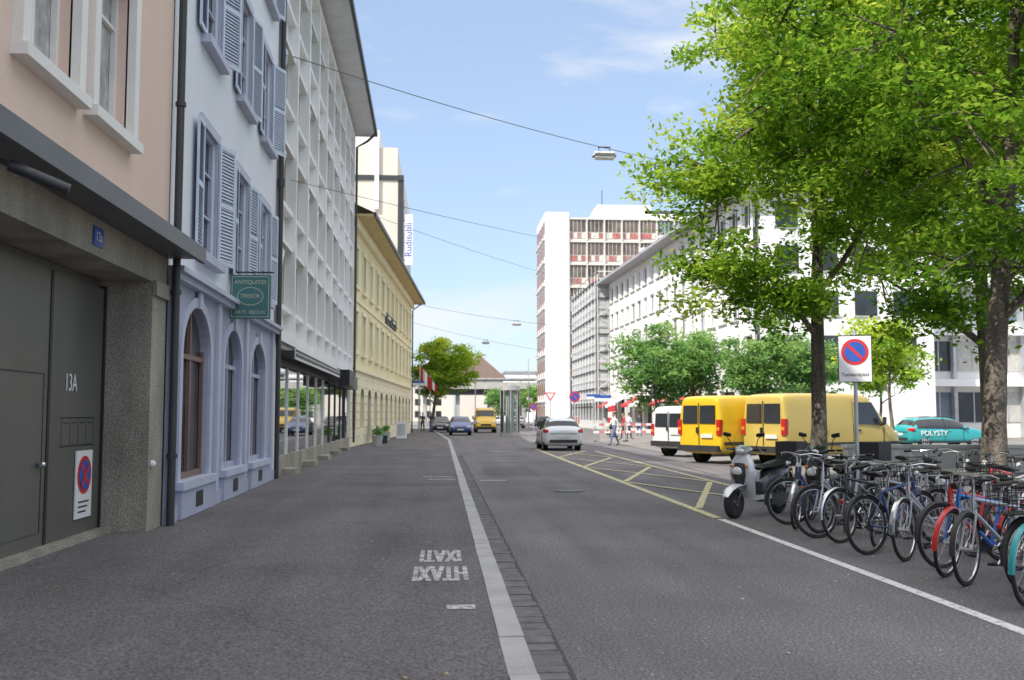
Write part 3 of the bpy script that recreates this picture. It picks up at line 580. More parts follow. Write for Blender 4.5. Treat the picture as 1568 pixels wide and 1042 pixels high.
# ------------------------------------------------------------------ vehicles
def wheel(b,x,y,R,sg,w=.2):
    b.disc((x,0,R),R+.045,y-.02*sg,y+.012*sg,'black',24); b.tube([(x,y-w*sg,R),(x,y-.02*sg,R),(x,y+.03*sg,R)],[R,R,R*.93],'tyre',24)
    b.disc((x,0,R),R*.66,y+.0*sg,y+.036*sg,'galv',20)
    for k in range(7):
        a=2*math.pi*k/7; b.disc((x+math.cos(a)*R*.42,0,R+math.sin(a)*R*.42),R*.12,y+.03*sg,y+.04*sg,'black',8)
    b.disc((x,0,R),R*.15,y+.02*sg,y+.045*sg,'dark_metal',10)
def bodyloft(A,st,paint,glassf,sub=2):
    b=A.p('body'); rings=[]
    for (x,zl,zb,zt,wl,wb,wt) in st:
        h=[(0,zl),(wl-.1,zl),(wl,zl+.14),(wl+.015,(zl+zb)/2),(wb,zb),((wb+wt)/2+.01,(zb+zt)/2) if zt-zb>.2 else ((wb*.6+wt*.4),zb+(zt-zb)*.5),(wt,zt-.035),(wt-.14,zt),(0,zt+.015)]
        rings.append([(x,y,z) for y,z in h]+[(x,-y,z) for y,z in reversed(h[1:-1])])
    n=len(rings[0])
    def mf(a,k):
        kk=k if k<8 else n-1-k
        return glassf(a,kk) or paint
    b.grid(rings,paint,mf=mf); b.face(rings[0],paint); b.face(list(reversed(rings[-1])),paint)
    o=b.build('body',A.e,smooth=True,angle=75); del A.parts['body']
    md=o.modifiers.new('s','SUBSURF'); md.levels=sub; md.render_levels=sub
    return o
def car(name,loc,rot,paint,z=1.):
    A=Asm(name,loc,rot)
    st=[(-2.2,.38,.72,.80,.66,.68,.5),(-2.17,.30,.84,.94,.78,.79,.62),(-2.08,.24,.93,1.03,.83,.84,.66),(-2.04,.22,.94,1.06,.84,.85,.67),(-1.72,.2,.95,1.38,.86,.87,.58),(-1.6,.2,.95,1.43,.86,.87,.58),(-.9,.2,.94,1.48,.87,.88,.6),(0,.2,.92,1.48,.87,.88,.6),(.5,.2,.92,1.42,.87,.88,.58),(1.22,.2,.93,1.0,.87,.86,.66),(1.32,.2,.92,.97,.87,.86,.66),(1.85,.22,.80,.86,.84,.82,.6),(2.12,.28,.62,.70,.78,.74,.55),(2.2,.36,.52,.58,.64,.6,.45)]
    def gf(a,k):
        if 4<=a<=8 and k in (4,5): return 'cargo_glass'
        if a==8 and k in (6,7): return 'cargo_glass'
        if a==3 and k in (5,6,7): return 'cargo_glass'
    bodyloft(A,st,paint,gf)
    w=A.p('wheels')
    for x in (-1.35,1.38):
        for sg in (1,-1): wheel(w,x,.83*sg,.32,sg)
    d=A.p('trim')
    for sg in (1,-1):
        d.tube([(-.2,.885*sg,.94),(-.22,.62*sg,1.44)],.028,'black_plastic',5); d.tube([(.85,.98*sg,.98),(.72,.9*sg,1.0)],[(.08,.06),(.07,.06)],paint,8)
        d.tube([(-2.17,.68*sg,.86),(-2.06,.83*sg,.88),(-1.92,.885*sg,.90)],[(.05,.09),(.07,.10),(.03,.06)],'tail_red',8)
        d.tube([(2.12,.52*sg,.66),(1.98,.72*sg,.70),(1.8,.82*sg,.72)],[(.03,.05),(.06,.07),(.02,.04)],'lamp_white',8)
        d.tube([(-1.5,.55*sg,1.47),(-.3,.56*sg,1.53),(.3,.55*sg,1.48)],.018,'dark_metal',6)
        d.box(-2.0,2.0,.845*sg,.885*sg,.26,.32,'black_plastic')
        for xx in (.75,-.28,-1.25): d.box(xx,xx+.012,.875*sg,.893*sg,.34,.92,'black_plastic')
        for xx in (-.12,-1.1): d.box(xx,xx+.16,.885*sg,.91*sg,.80,.83,paint)
    d.box(-2.235,-2.19,-.26,.26,.60,.72,'plate'); d.box(2.18,2.225,-.26,.26,.42,.53,'plate'); d.box(-2.24,-2.1,-.62,.62,.36,.50,'black_plastic'); d.box(2.12,2.21,-.5,.5,.30,.40,'black'); d.box(2.10,2.19,-.38,.38,.56,.64,'black')
    d.box(-2.22,-2.12,-.6,.6,.765,.78,'black_plastic'); d.tube([(-1.78,0,1.30),(-1.95,.25,1.14)],.008,'black',4)
    A.done(('wheels','trim')); return A
def van(name,loc,rot,paint,sx=1.,h=2.25,windows=False):
    A=Asm(name,loc,rot); k=h/2.25
    st=[(-2.6,.42,1.25*k,2.05*k,.86,.88,.74),(-2.58,.36,1.25*k,2.14*k,.92,.93,.80),(-2.5,.32,1.25*k,2.22*k,.95,.96,.83),(-2.2,.3,1.25*k,2.25*k,.96,.97,.84),(0,.3,1.25*k,2.27*k,.96,.97,.84),(1.0,.3,1.25*k,2.24*k,.96,.97,.82),(1.25,.3,1.22*k,2.15*k,.96,.96,.80),(1.98,.3,1.20*k,1.35*k,.95,.94,.76),(2.08,.3,1.15*k,1.27*k,.95,.93,.74),(2.42,.32,.98*k,1.08*k,.91,.89,.66),(2.58,.38,.70,.80,.84,.80,.6),(2.62,.42,.60,.66,.7,.66,.5)]
    st=[(a*sx,*r) for a,*r in st]
    def gf(a,q):
        if a==6 and q in (6,7): return 'cargo_glass'
    bodyloft(A,st,paint,gf)
    w=A.p('wheels')
    for x in (-1.6*sx,1.72*sx):
        for sg in (1,-1): wheel(w,x,.93*sg,.34,sg,.22)
    d=A.p('details')
    def sw(z):
        t=(z-1.25*k)/(1.0*k); return .97-(.13*t if t>0 else 0)
    for sg in (1,-1):
        def pan(poly,m,off=.012):
            d.face([(x*sx,(sw(z)+off)*sg,z) for x,z in poly],m)
        pan([(.35,1.28*k),(1.62,1.25*k),(1.2,1.98*k),(.40,1.98*k)],'cargo_glass',.02)
        if windows: pan([(-1.1,1.30*k),(.2,1.28*k),(.2,1.95*k),(-1.1,1.95*k)],'cargo_glass',.018); pan([(-2.35,1.30*k),(-1.25,1.30*k),(-1.25,1.95*k),(-2.3,1.95*k)],'cargo_glass',.018)
        for xx in (.27,-1.18,1.66): d.box(xx*sx,xx*sx+.015,.965*sg,.985*sg,.45,1.25*k,'black_plastic'); 
        for xx in (.27,-1.18): d.face([(xx*sx,(sw(1.25*k)+.014)*sg,1.25*k),(xx*sx+.018,(sw(1.25*k)+.014)*sg,1.25*k),(xx*sx+.018,(sw(2.1*k)+.03)*sg,2.1*k),(xx*sx,(sw(2.1*k)+.03)*sg,2.1*k)],'black_plastic')
        d.box(-2.45*sx,2.35*sx,.96*sg,1.0*sg,.62,.72,'black_plastic'); d.box(.42*sx,.6*sx,.97*sg,1.0*sg,1.05*k,1.10*k,'black_plastic'); d.box(-1.1*sx,-.9*sx,.97*sg,1.0*sg,1.05*k,1.10*k,'black_plastic')
        d.tube([(1.48*sx,.98*sg,1.25*k),(1.5*sx,1.14*sg,1.3*k),(1.5*sx,1.16*sg,1.5*k)],[(.05,.05),(.09,.07),(.07,.06)],'black_plastic',8)
        d.box(-2.64*sx,-2.50*sx,.80*sg,.955*sg,.95*k,1.45*k,'tail_red'); d.box(-2.645*sx,-2.60*sx,.81*sg,.94*sg,1.1*k,1.2*k,'orange_lens')
        d.tube([(2.56*sx,.6*sg,.92),(2.42*sx,.8*sg,.98),(2.25*sx,.9*sg,1.02)],[(.04,.08),(.08,.1),(.03,.06)],'lamp_white',8)
        y0,y1=(.05,.74) if sg>0 else (-.74,-.05); zz0,zz1=1.32*k,1.92*k
        d.face([(-2.63*sx,y0,zz0),(-2.63*sx,y1,zz0),(-2.615*sx,y1*.95,zz1),(-2.615*sx,y0,zz1)],'cargo_glass')
    d.box(-2.72*sx,-2.5*sx,-.9,.9,.40,.60,'black_plastic'); d.box(2.5*sx,2.68*sx,-.82,.82,.34,.56,'black_plastic'); d.box(-2.625*sx,-2.60*sx,-.012,.012,.62,2.0*k,'black_plastic')
    d.box(-2.65*sx,-2.60*sx,-.62,-.12,.85,.98,'plate'); d.box(2.60*sx,2.66*sx,-.45,.45,.66,.80,'black'); d.box(-2.66*sx,-2.61*sx,.04,.1,1.0,1.2,'black_plastic')
    A.done(('wheels',)); return A
car('silver_car',(5.45,46.6,0),rad(90),'car_silver'); car('blue_car',(1.5,80,0),rad(-90),'car_blue'); car('dark_car',(-.1,92,0),rad(-90),'car_black')
hd=rad(31)
def vp(rx,ry,back=2.6): return (rx+math.cos(hd)*back,ry+math.sin(hd)*back,0)
van('yellow_van',vp(8.55,32.7),hd,'van_yellow'); van('mustard_van',vp(10.6,31.4),hd-rad(4),'van_mustard',h=2.3,sx=1.08); van('white_van',vp(8.75,38.0,2.2),hd,'car_white',sx=.85,h=1.95)
van('yellow_delivery_van',(4.0,92,0),rad(-90),'van_yellow',windows=True)
van('white_van',(22.6,55,0),rad(5),'car_white'); t=car('teal_car',(24.9,48.5,0),rad(8),'car_teal')
t.text('POLYSTY',(-.9,-.92,.70),.36,'sign_white',name='lettering',ext=.01)
for (x,y,p) in ((9.5,125,'car_white'),(12,118,'car_black'),(7,128,'car_silver')): car('distant_car',(x,y,0),rad(90),p)
# ------------------------------------------------------------------ bicycles
def bike(front,ang,col,style=0,steer=0.,lean=0.,name='bicycle',basket=False,tyre='tyre',fend='black_plastic',R=.335):
    M=Matrix.Translation((*front,0))@Matrix.Rotation(ang,4,'Z')@Matrix.Rotation(lean,4,'X')@Matrix.Translation((-1.05,0,0))
    A=Asm(name,M=M); F=A.p('frame'); W=A.p('wheels'); P=A.p('fittings'); H=A.p('handlebar_and_fork')
    bb=(.43,0,.28); st=(.30,0,.70); hb=(.90,0,.68); ht=(.865,0,.86); ra=(0,0,R)
    r=.018
    if style==0: F.tube([st,(ht[0]+.01,0,.80)],r,col)
    else: F.tube([(.375,0,.44),(.6,0,.44),(.88,0,.76)],r,col)
    F.tube([bb,(.905,0,.70)],r*1.15,col); F.tube([bb,st],r,col); F.tube([hb,ht],.022,col)
    for s in (1,-1):
        F.tube([bb,(.25,.045*s,.30),(0,.06*s,R)],.010,col,6); F.tube([st,(.22,.045*s,.60),(0,.06*s,R)],.009,col,6)
    F.tube([st,(.262,0,.86)],.014,'chrome')
    F.tube([(.06,0,.93),(.13,0,.925),(.24,0,.90),(.36,0,.895)],[(.05,.02),(.085,.035),(.055,.03),(.02,.015)],'black',10)
    def wheelb(B,cx,cz):
        B.torus((cx,0,cz),R-.012,.018,tyre,40,8); B.torus((cx,0,cz),R-.04,.010,'chrome',40,6,.012)
        B.tube([(cx,-.05,cz),(cx,.05,cz)],.018,'chrome',8)
        for k in range(22):
            a=2*math.pi*k/22; s=.022 if k%2 else -.022; B.tube([(cx+.018*math.cos(a+1),s,cz+.018*math.sin(a+1)),(cx+(R-.045)*math.cos(a),0,cz+(R-.045)*math.sin(a))],.0016,'chrome',3,cap=False)
    def fender(B,cx,cz,a0,a1,mm):
        rr=[]
        for k in range(15):
            a=a0+(a1-a0)*k/14; rr.append([(cx+math.cos(a)*(R+.028+dz),yy,cz+math.sin(a)*(R+.028+dz)) for yy,dz in ((-.028,-.012),(-.015,.003),(.015,.003),(.028,-.012))])
        B.grid(rr,mm,closed=False)
    wheelb(W,0,R); fender(P,0,R,rad(20),rad(190),fend)
    P.disc((.43,0,.28),.09,-.055,-.048,'dark_metal',20); P.tube([(.43,-.05,.28),(.43,-.08,.28),(.53,-.09,.16)],.011,'chrome',6); P.box(.49,.58,-.17,-.09,.145,.17,'black'); P.tube([(.43,.05,.28),(.43,.08,.28),(.33,.09,.40)],.011,'chrome',6); P.box(.28,.38,.09,.17,.385,.41,'black')
    P.disc((0,0,R),.045,-.05,-.04,'dark_metal',14)
    for zz in (.365,.195): P.tube([(.0,-.045,R+(.045 if zz>.3 else -.045)),(.43,-.052,zz)],.006,'black',4)
    for s in (1,-1): P.tube([(.2,.06*s,.70),(-.25,.06*s,.71)],.006,'chrome' if style else 'black',5); P.tube([(-.02,.065*s,R),(-.1,.06*s,.70)],.006,'chrome' if style else 'black',5)
    for xx in (-.25,-.1,.05): P.tube([(xx,-.06,.71),(xx,.06,.71)],.005,'black',5)
    P.ball((-.37,0,.62),.02,.03,.03,'tail_red',8,5)
    if random.random()<.6: P.tube([(.12,.06,.30),(.05,.20,.01)],.009,'chrome',5)
    if basket:
        B_=P; x0,x1,y0,y1,z0,z1=-.32,.08,-.16,.16,.73,.98
        for z in np.linspace(z0,z1,5):
            for (p,q) in (((x0,y0),(x1,y0)),((x1,y0),(x1,y1)),((x1,y1),(x0,y1)),((x0,y1),(x0,y0))): B_.tube([(*p,z),(*q,z)],.004,'black',4)
        for t_ in np.linspace(0,1,8):
            for (p,q) in (((x0,y0),(x1,y0)),((x1,y0),(x1,y1)),((x1,y1),(x0,y1)),((x0,y1),(x0,y0))): xx=p[0]+(q[0]-p[0])*t_; yy=p[1]+(q[1]-p[1])*t_; B_.tube([(xx,yy,z0),(xx,yy,z1)],.003,'black',4)
        B_.box(x0,x1,y0,y1,z0-.004,z0+.004,'black')
    ax=(Vector(ht)-Vector(hb)).normalized(); S=Matrix.Translation(hb)@Matrix.Rotation(steer,4,ax)@Matrix.Translation(-Vector(hb))
    H.T=S; W.T=S; P.T=S
    H.tube([hb,(.92,0,.66)],.02,col)
    for s in (1,-1): H.tube([(.915,.0,.675),(.925,.045*s,.655),(1.0,.05*s,.45),(1.05,.05*s,R)],[.015,.014,.011,.009],col if random.random()<.7 else 'chrome',7)
    H.tube([ht,(.85,0,.98),(.90,0,1.02)],.013,'chrome')
    if style==0: hp=[(.84,-.31,1.03),(.87,-.15,1.03),(.90,0,1.02),(.87,.15,1.03),(.84,.31,1.03)]
    else: hp=[(.66,-.28,1.0),(.78,-.28,1.04),(.88,-.16,1.06),(.90,0,1.03),(.88,.16,1.06),(.78,.28,1.04),(.66,.28,1.0)]
    H.tube(hp,.012,'chrome'); 
    for q in (0,-1): p_=Vector(hp[q]); d_=(Vector(hp[1 if q==0 else -2])-p_).normalized(); H.tube([p_,p_+d_*.12],.018,'black',8); H.tube([p_+d_*.14+Vector((.02,0,0)),p_+d_*.05+Vector((.06,0,-.02))],.006,'chrome',5)
    H.tube([(.86,.08,1.02),(1.0,.05,.95),(.95,.02,.78),(.93,.02,.68)],.004,'black',5); H.tube([(.86,-.08,1.02),(1.02,-.03,.93),(.93,-.02,.74),(.7,-.01,.62)],.004,'black',5)
    H.tube([(.96,0,.90),(1.02,0,.90)],[.02,.032],'lamp_white' if random.random()<.5 else 'black',10)
    wheelb(W,1.05,R); fender(P,1.05,R,rad(-5),rad(155),fend); 
    A.done(True)
ax0=rad(27)
mat('bike_navy',(.04,.07,.20),.3,coat=.4); mat('bike_red',(.62,.03,.03),.3,coat=.4); mat('bike_blue',(.05,.20,.65),.3,coat=.4); mat('bike_silver',(.55,.56,.58),.3,metal=.5); mat('bike_green',(.03,.18,.10),.35); mat('bike_yellow',(.75,.5,.05),.35); mat('scooter_silver',(.72,.73,.75),.25,metal=.2,coat=.5,fine=0)
row=[('car_teal',0,'car_teal'),('car_black',1,'black_plastic'),('bike_silver',0,'black_plastic'),('bike_blue',0,'bike_red'),('bike_red',0,'black_plastic'),('bike_silver',1,'chrome'),('bike_navy',0,'black_plastic'),('bike_silver',0,'black_plastic'),('car_black',0,'chrome'),('bike_silver',1,'black_plastic'),('car_black',0,'black_plastic'),('bike_navy',1,'chrome'),('car_black',1,'black_plastic')]
random.seed(21)
for i,(c,stl,fd) in enumerate(row):
    y=8.15+i*.52; x=4.95+random.uniform(-.08,.2)+(.25 if i%3==1 else 0)
    a=ax0+rad(random.uniform(-10,10))
    rev=(i in (1,6,10))
    if not rev: bike((x,y),a+math.pi,c,stl,steer=rad(random.uniform(-24,24)),lean=rad(random.uniform(-8,8)),basket=(i in (5,8)),fend=fd)
    else: bike((x+math.cos(a)*1.05,y+math.sin(a)*1.05),a,c,stl,steer=rad(random.uniform(-15,15)),lean=rad(random.uniform(-7,7)),basket=(i in (1,)),fend=fd)
for i in range(12):
    y=9.9+i*.55; x=8.2+random.uniform(-.15,.15); a=ax0+rad(random.uniform(-10,10))
    c,stl,fd=row[(i*5+3)%13]
    bike((x,y),a if i%4 else a+math.pi,c,stl,steer=rad(random.uniform(-20,20)),lean=rad(random.uniform(-6,6)),basket=(i%3==0),fend=fd)
rk=Asm('bicycle_rack'); b=rk.p('hoops')
for i in range(13):
    x=6.6; y=8.7+i*.55; d=Vector((math.cos(ax0),math.sin(ax0),0))*.3
    p=Vector((x,y,0)); b.tube([p-d,p-d+Vector((0,0,.78)),p-d*.6+Vector((0,0,.86)),p+d*.6+Vector((0,0,.86)),p+d+Vector((0,0,.78)),p+d],.026,'galv',8)
b.tube([(6.33,8.4,.04),(6.33,15.6,.04)],.025,'galv',6); b.tube([(6.87,8.8,.04),(6.87,15.8,.04)],.025,'galv',6); rk.done(True)
# ------------------------------------------------------------------ scooter
def scooter(name,front,ang,paint,lean=0):
    M=Matrix.Translation((*front,0))@Matrix.Rotation(ang,4,'Z')@Matrix.Rotation(lean,4,'X')@Matrix.Translation((-1.28,0,0))
    A=Asm(name,M=M); B=A.p('bodywork'); W=A.p('wheels'); D=A.p('details')
    for x in (0,1.28):
        W.torus((x,0,.235),.19,.055,'tyre',32,10); W.disc((x,0,.235),.14,-.035,.035,'dark_metal',20); W.disc((x,0,.235),.10,-.05,-.036,'chrome',16); W.disc((x,0,.235),.05,.036,.06,'chrome',12)
        for k in range(5):
            a=k*2*math.pi/5; W.tube([(x,-.04,.235),(x+.15*math.cos(a),-.04,.235+.15*math.sin(a))],.016,'galv',5)
    B.tube([(-.30,0,.74),(-.15,0,.70),(.1,0,.63),(.38,0,.56),(.52,0,.46),(.56,0,.34)],[(.05,.04),(.13,.10),(.17,.15),(.18,.16),(.16,.12),(.14,.05)],'car_black',14)
    B.tube([(-.22,0,.83),(-.05,0,.82),(.15,0,.80),(.3,0,.77),(.5,0,.77),(.58,0,.74)],[(.08,.04),(.14,.055),(.15,.05),(.14,.045),(.12,.05),(.06,.03)],'black',12)
    B.box(.45,.98,-.16,.16,.27,.34,paint); B.box(.5,.95,-.14,.14,.341,.348,'black_plastic')
    B.tube([(.93,0,.30),(1.0,0,.48),(1.04,0,.68),(1.02,0,.86),(.98,0,.98)],[(.17,.05),(.21,.06),(.23,.08),(.20,.09),(.12,.07)],paint,14)
    B.tube([(1.10,0,.50),(1.14,0,.66),(1.10,0,.84)],[(.06,.04),(.12,.08),(.09,.06)],'black_plastic',12)
    B.tube([(1.05,0,.50),(1.25,0,.50),(1.42,0,.44),(1.52,0,.34)],[(.06,.03),(.085,.03),(.08,.025),(.05,.015)],paint,10)
    B.tube([(.90,0,1.04),(.98,0,1.06),(1.08,0,1.02)],[(.12,.05),(.16,.07),(.10,.05)],paint,12)
    D.ball((1.19,0,.72),.03,.09,.07,'lamp_white',12,8); D.ball((1.09,0,1.03),.03,.08,.04,'lamp_white',12,8)
    for s in (1,-1):
        D.tube([(1.05,.07*s,.5),(1.22,.08*s,.38),(1.28,.07*s,.235)],.018,'dark_metal',8); D.tube([(.94,.12*s,1.05),(.9,.36*s,1.06)],.018,'black',8); D.tube([(.95,.26*s,1.07),(1.0,.38*s,1.0)],.008,'chrome',5)
        D.tube([(.95,.2*s,1.07),(1.0,.27*s,1.22),(.99,.31*s,1.26)],.007,'black',5); D.tube([(.985,.24*s,1.28),(.98,.37*s,1.30)],[(.02,.03),(.02,.035)],'black',8); D.ball((1.13,.14*s,.80),.02,.03,.025,'orange_lens',8,6)
        D.tube([(-.05,.17*s,.66),(0,.12*s,.235)],.02,'chrome',7)
    D.tube([(.42,-.12,.22),(.1,-.15,.22),(-.35,-.16,.33)],[.03,.045,.055],'galv',10); D.box(-.12,.42,.02,.14,.16,.34,'dark_metal'); D.ball((-.33,0,.70),.03,.09,.035,'tail_red',10,6); D.box(-.40,-.38,-.09,.09,.42,.54,'plate')
    D.tube([(-.28,0,.66),(-.38,0,.52),(-.4,0,.4)],[(.09,.02),(.09,.015),(.06,.01)],'black',8)
    D.box(-.62,-.28,-.2,.2,.86,1.16,'black_plastic')
    g=A.p('windshield'); rr=[]
    for k in range(7):
        f=k/6; rr.append([(1.10-.16*f-abs(q)**2*1.2,q*(1-.25*f*f),1.04+.40*f) for q in np.linspace(-.2,.2,9)])
    g.grid(rr,'clear_glass',closed=False); A.done(True)
scooter('motor_scooter',(4.55,15.35),rad(40)+math.pi,'scooter_silver'); scooter('motor_scooter',(5.6,15.0),rad(32)+math.pi,'car_black')
# ------------------------------------------------------------------ signs & furniture
A=Asm('no_stopping_sign',(6.35,14.9,0),rad(-20)); A.p('post').tube([(0,.03,0),(0,.03,2.9)],.03,'galv',10); s=A.p('plate'); s.box(-.25,.25,-.012,.006,2.10,2.83,'sign_white')
for q in ((-.25,.25,2.10,2.112),(-.25,.25,2.818,2.83),(-.25,-.238,2.112,2.818),(.238,.25,2.112,2.818)): s.box(q[0],q[1],-.016,-.0125,q[2],q[3],'black_plastic')
s.disc((0,0,2.57),.20,-.02,-.0125,'sign_red',36); s.disc((0,0,2.57),.155,-.024,-.0205,'sign_blue',36)
v=Vector((-1,0,1)).normalized()*.165; n_=Vector((1,0,1)).normalized()*.022; s.face([tuple(Vector((0,-.0265,2.57))+p) for p in (v+n_,-v+n_,-v-n_,v-n_)],'sign_red')
A.text('Taxistandplatz',(0,-.015,2.22),.078,'black',ext=.001,sx=.9); A.done(('post',))
def roundsign(name,x,y,h,kind,rot=0,R=.3):
    A=Asm(name,(x,y,0),rot); A.p('post').tube([(0,.05,0),(0,.05,h+.3)],.035,'galv',8); s=A.p('plate')
    if kind=='nostop': s.disc((0,0,h),R,-.02,0,'sign_red',24); s.disc((0,0,h),R*.76,-.03,-.021,'sign_blue',24); v=Vector((-1,0,1)).normalized()*R*.8; n_=Vector((1,0,1)).normalized()*R*.11; s.face([tuple(Vector((0,-.035,h))+p) for p in (v+n_,-v+n_,-v-n_,v-n_)],'sign_red')
    if kind=='yield': s.prism([(-R*1.2,h+.5*R),(R*1.2,h+.5*R),(0,h-1.4*R)],-.02,0,'sign_red'); s.prism([(-R*.8,h+.3*R),(R*.8,h+.3*R),(0,h-.95*R)],-.03,-.021,'sign_white')
    if kind=='blue': s.box(-.6,.6,-.03,0,h-.2,h,'sign_blue'); s.box(-.6,.6,-.03,0,h-.42,h-.22,'sign_white')
    A.done(('post',))
roundsign('no_stopping_sign',10.2,76,3.0,'nostop',R=.42); roundsign('yield_sign',9.2,84,3.3,'yield',R=.4); roundsign('direction_sign',11.4,70,3.0,'blue'); roundsign('direction_sign',-2.0,88,4.6,'blue'); roundsign('traffic_sign',8.9,96,2.4,'nostop',R=.35)
roundsign('direction_sign',13.2,86,3.4,'blue')
A=Asm('low_concrete_wall',(10.9,26.2,0),rad(-3)); A.p('wall').box(0,6.5,0,.35,0,.72,'concrete_light'); A.p('coping').box(-.05,6.55,-.05,.4,.72,.80,'concrete_light'); A.done()
A=Asm('concrete_post',(13.1,19.3,0)); A.p('shaft').box(-.16,.16,-.16,.16,0,3.2,'concrete_light'); A.p('cap').box(-.2,.2,-.2,.2,3.2,3.3,'concrete_light'); A.done()
A=Asm('glass_kiosk_column',(5.3,77,0)); A.p('base').tube([(0,0,0),(0,0,.25)],.8,'concrete_light',24); A.p('core').tube([(0,0,.25),(0,0,3.5)],.35,'net_grey',16); A.p('cap').tube([(0,0,3.5),(0,0,3.85)],.78,'galv',24); A.p('glass').tube([(0,0,.25),(0,0,3.5)],.72,'clear_glass',24,cap=False)
for k in range(8): a=k*math.pi/4; A.p('mullions').tube([(.73*math.cos(a),.73*math.sin(a),.25),(.73*math.cos(a),.73*math.sin(a),3.5)],.04,'galv',6)
A.done(('cap','core','base','glass'))
for (x,y) in ((9.2,60),(11.3,61),(13.4,60.5)):
    A=Asm('construction_barrier',(x,y,0)); b=A.p('rails')
    for z in (.5,.95):
        for k in range(6): b.box(k*.33,(k+1)*.33,-.02,.02,z,z+.14,'flag_pink' if k%2 else 'sign_white')
    for xx in (.1,1.9): b.tube([(xx,0,0),(xx,0,1.15)],.025,'galv',6); b.box(xx-.05,xx+.05,-.3,.3,0,.06,'black_plastic')
    A.done()
for (x,y) in ((12.5,72),(13.6,80)):
    A=Asm('construction_beacon',(x,y,0)); 
    for k in range(5): A.p('panel').box(-.15,.15,-.03,.03,.5+k*.45,.95+k*.45,'cloth_red' if k%2 else 'sign_white')
    A.p('base').box(-.3,.3,-.2,.2,0,.12,'black_plastic'); A.p('post').box(-.03,.03,-.02,.02,.12,.5,'galv'); A.done()
A=Asm('sandwich_board',(-2.6,66,.07)); A.p('panels').face([(-.35,-.25,0),(.35,-.25,0),(.35,0,1.1),(-.35,0,1.1)],'sign_white'); A.p('panels').face([(-.35,.25,0),(.35,.25,0),(.35,.01,1.1),(-.35,.01,1.1)],'sign_white'); A.p('poster').face([(-.25,-.23,.2),(.25,-.23,.2),(.25,-.055,.95),(-.25,-.055,.95)],'net_grey'); A.done()
A=Asm('green_bench',(-3.4,54,.07)); b=A.p('slats')
for k in range(4): b.box(k*.12,k*.12+.1,0,1.5,.42,.46,'green_plastic')
for k in range(3): b.box(-.06,-.02,0,1.5,.55+k*.14,.66+k*.14,'green_plastic')
for yy in (.1,1.35): A.p('legs').box(-.05,.45,yy,yy+.05,0,.42,'dark_metal'); A.p('legs').box(-.09,-.06,yy,yy+.05,0,.95,'dark_metal')
A.done()
for (x,y) in ((-3.35,61),(-3.2,50.5)):
    A=Asm('planter_tub',(x,y,.07)); A.p('tub').tube([(0,0,0),(0,0,.5)],[.22,.3],'concrete_light',14); cs=[(random.uniform(-.2,.2),random.uniform(-.2,.2),random.uniform(.55,.85)) for _ in range(14)]; leaves('shrub',A.e,cs,[[.18]*3]*14,40,.05,'leaf_green',(.4,1.1),.1); A.done()
def flag(x,y,h,s=.7):
    A=Asm('flag_on_pole',(x,y,0)); A.p('pole').tube([(0,0,0),(0,0,h)],.05,'galv',6); rr=[[(k*.10*s,math.sin(k*.9)*.1,h-.2-k*.12*s-q*.45*s) for q in range(4)] for k in range(12)]; A.p('flag').grid(rr,'flag_pink',closed=False,mf=lambda a,b:'sign_white' if a in (3,4,5,6) else 'cloth_red'); A.done()
flag(-1.9,88,6.2,.9); flag(-1.1,97,5.4,.6)
for (x,y,h) in ((4.0,118,8.5),(9.8,112,8)):
    A=Asm('street_lamp',(x,y,0)); A.p('pole').tube([(0,0,0),(0,0,h)],[.07,.04],'galv',8); A.p('arm').tube([(0,0,h),(.4,0,h+.2),(.9,0,h+.25)],.03,'galv',6); A.p('head').tube([(.8,0,h+.25),(1.3,0,h+.23)],[(.1,.06),(.12,.05)],'galv',8); A.done(True)
def wire(pts,sag,name='overhead_wire',r=.013):
    A=Asm(name); p,q=Vector(pts[0]),Vector(pts[1]); P=[]
    for k in range(17):
        f=k/16; v=p.lerp(q,f); v.z-=sag*4*f*(1-f); P.append(v)
    A.p('cable').tube(P,r,'dark_metal',5); A.done(); return P
def hlamp(x,y,z,s=1.):
    A=Asm('hanging_street_lamp',(x,y,z)); A.p('housing').tube([(-.38*s,0,-.30*s),(-.3*s,0,-.22*s),(.3*s,0,-.22*s),(.38*s,0,-.30*s)],[(.12*s,.03*s),(.2*s,.10*s),(.2*s,.10*s),(.12*s,.03*s)],'galv',12); A.p('diffuser').tube([(-.3*s,0,-.34*s),(.3*s,0,-.34*s)],[(.14*s,.06*s),(.14*s,.06*s)],'lamp_white',12); A.p('hangers').tube([(-.18*s,0,0),(-.18*s,0,-.15*s)],.015,'dark_metal',5); A.p('hangers').tube([(.18*s,0,0),(.18*s,0,-.15*s)],.015,'dark_metal',5); A.p('hangers').tube([(-.2*s,0,0.02),(.2*s,0,.02)],.03,'dark_metal',5); A.done(True)
P=wire([(-4.0,26.3,11.15),(12.0,42.0,12.2)],.3); v=P[10]; hlamp(v.x,v.y,v.z,1.15)
wire([(-4.0,26.3,7.8),(18.0,85,15.6)],.3,r=.010); wire([(-4.2,48.2,11.6),(17.9,100,14.2)],.4,r=.012)
P=wire([(-2.5,84,11.0),(18.3,92,9.6)],.5,r=.014); v=P[7]; hlamp(v.x,v.y,v.z,1.1)
P=wire([(-3.4,100,11.),(18.3,118,8.6)],.5,r=.014); v=P[6]; hlamp(v.x,v.y,v.z,1.1)
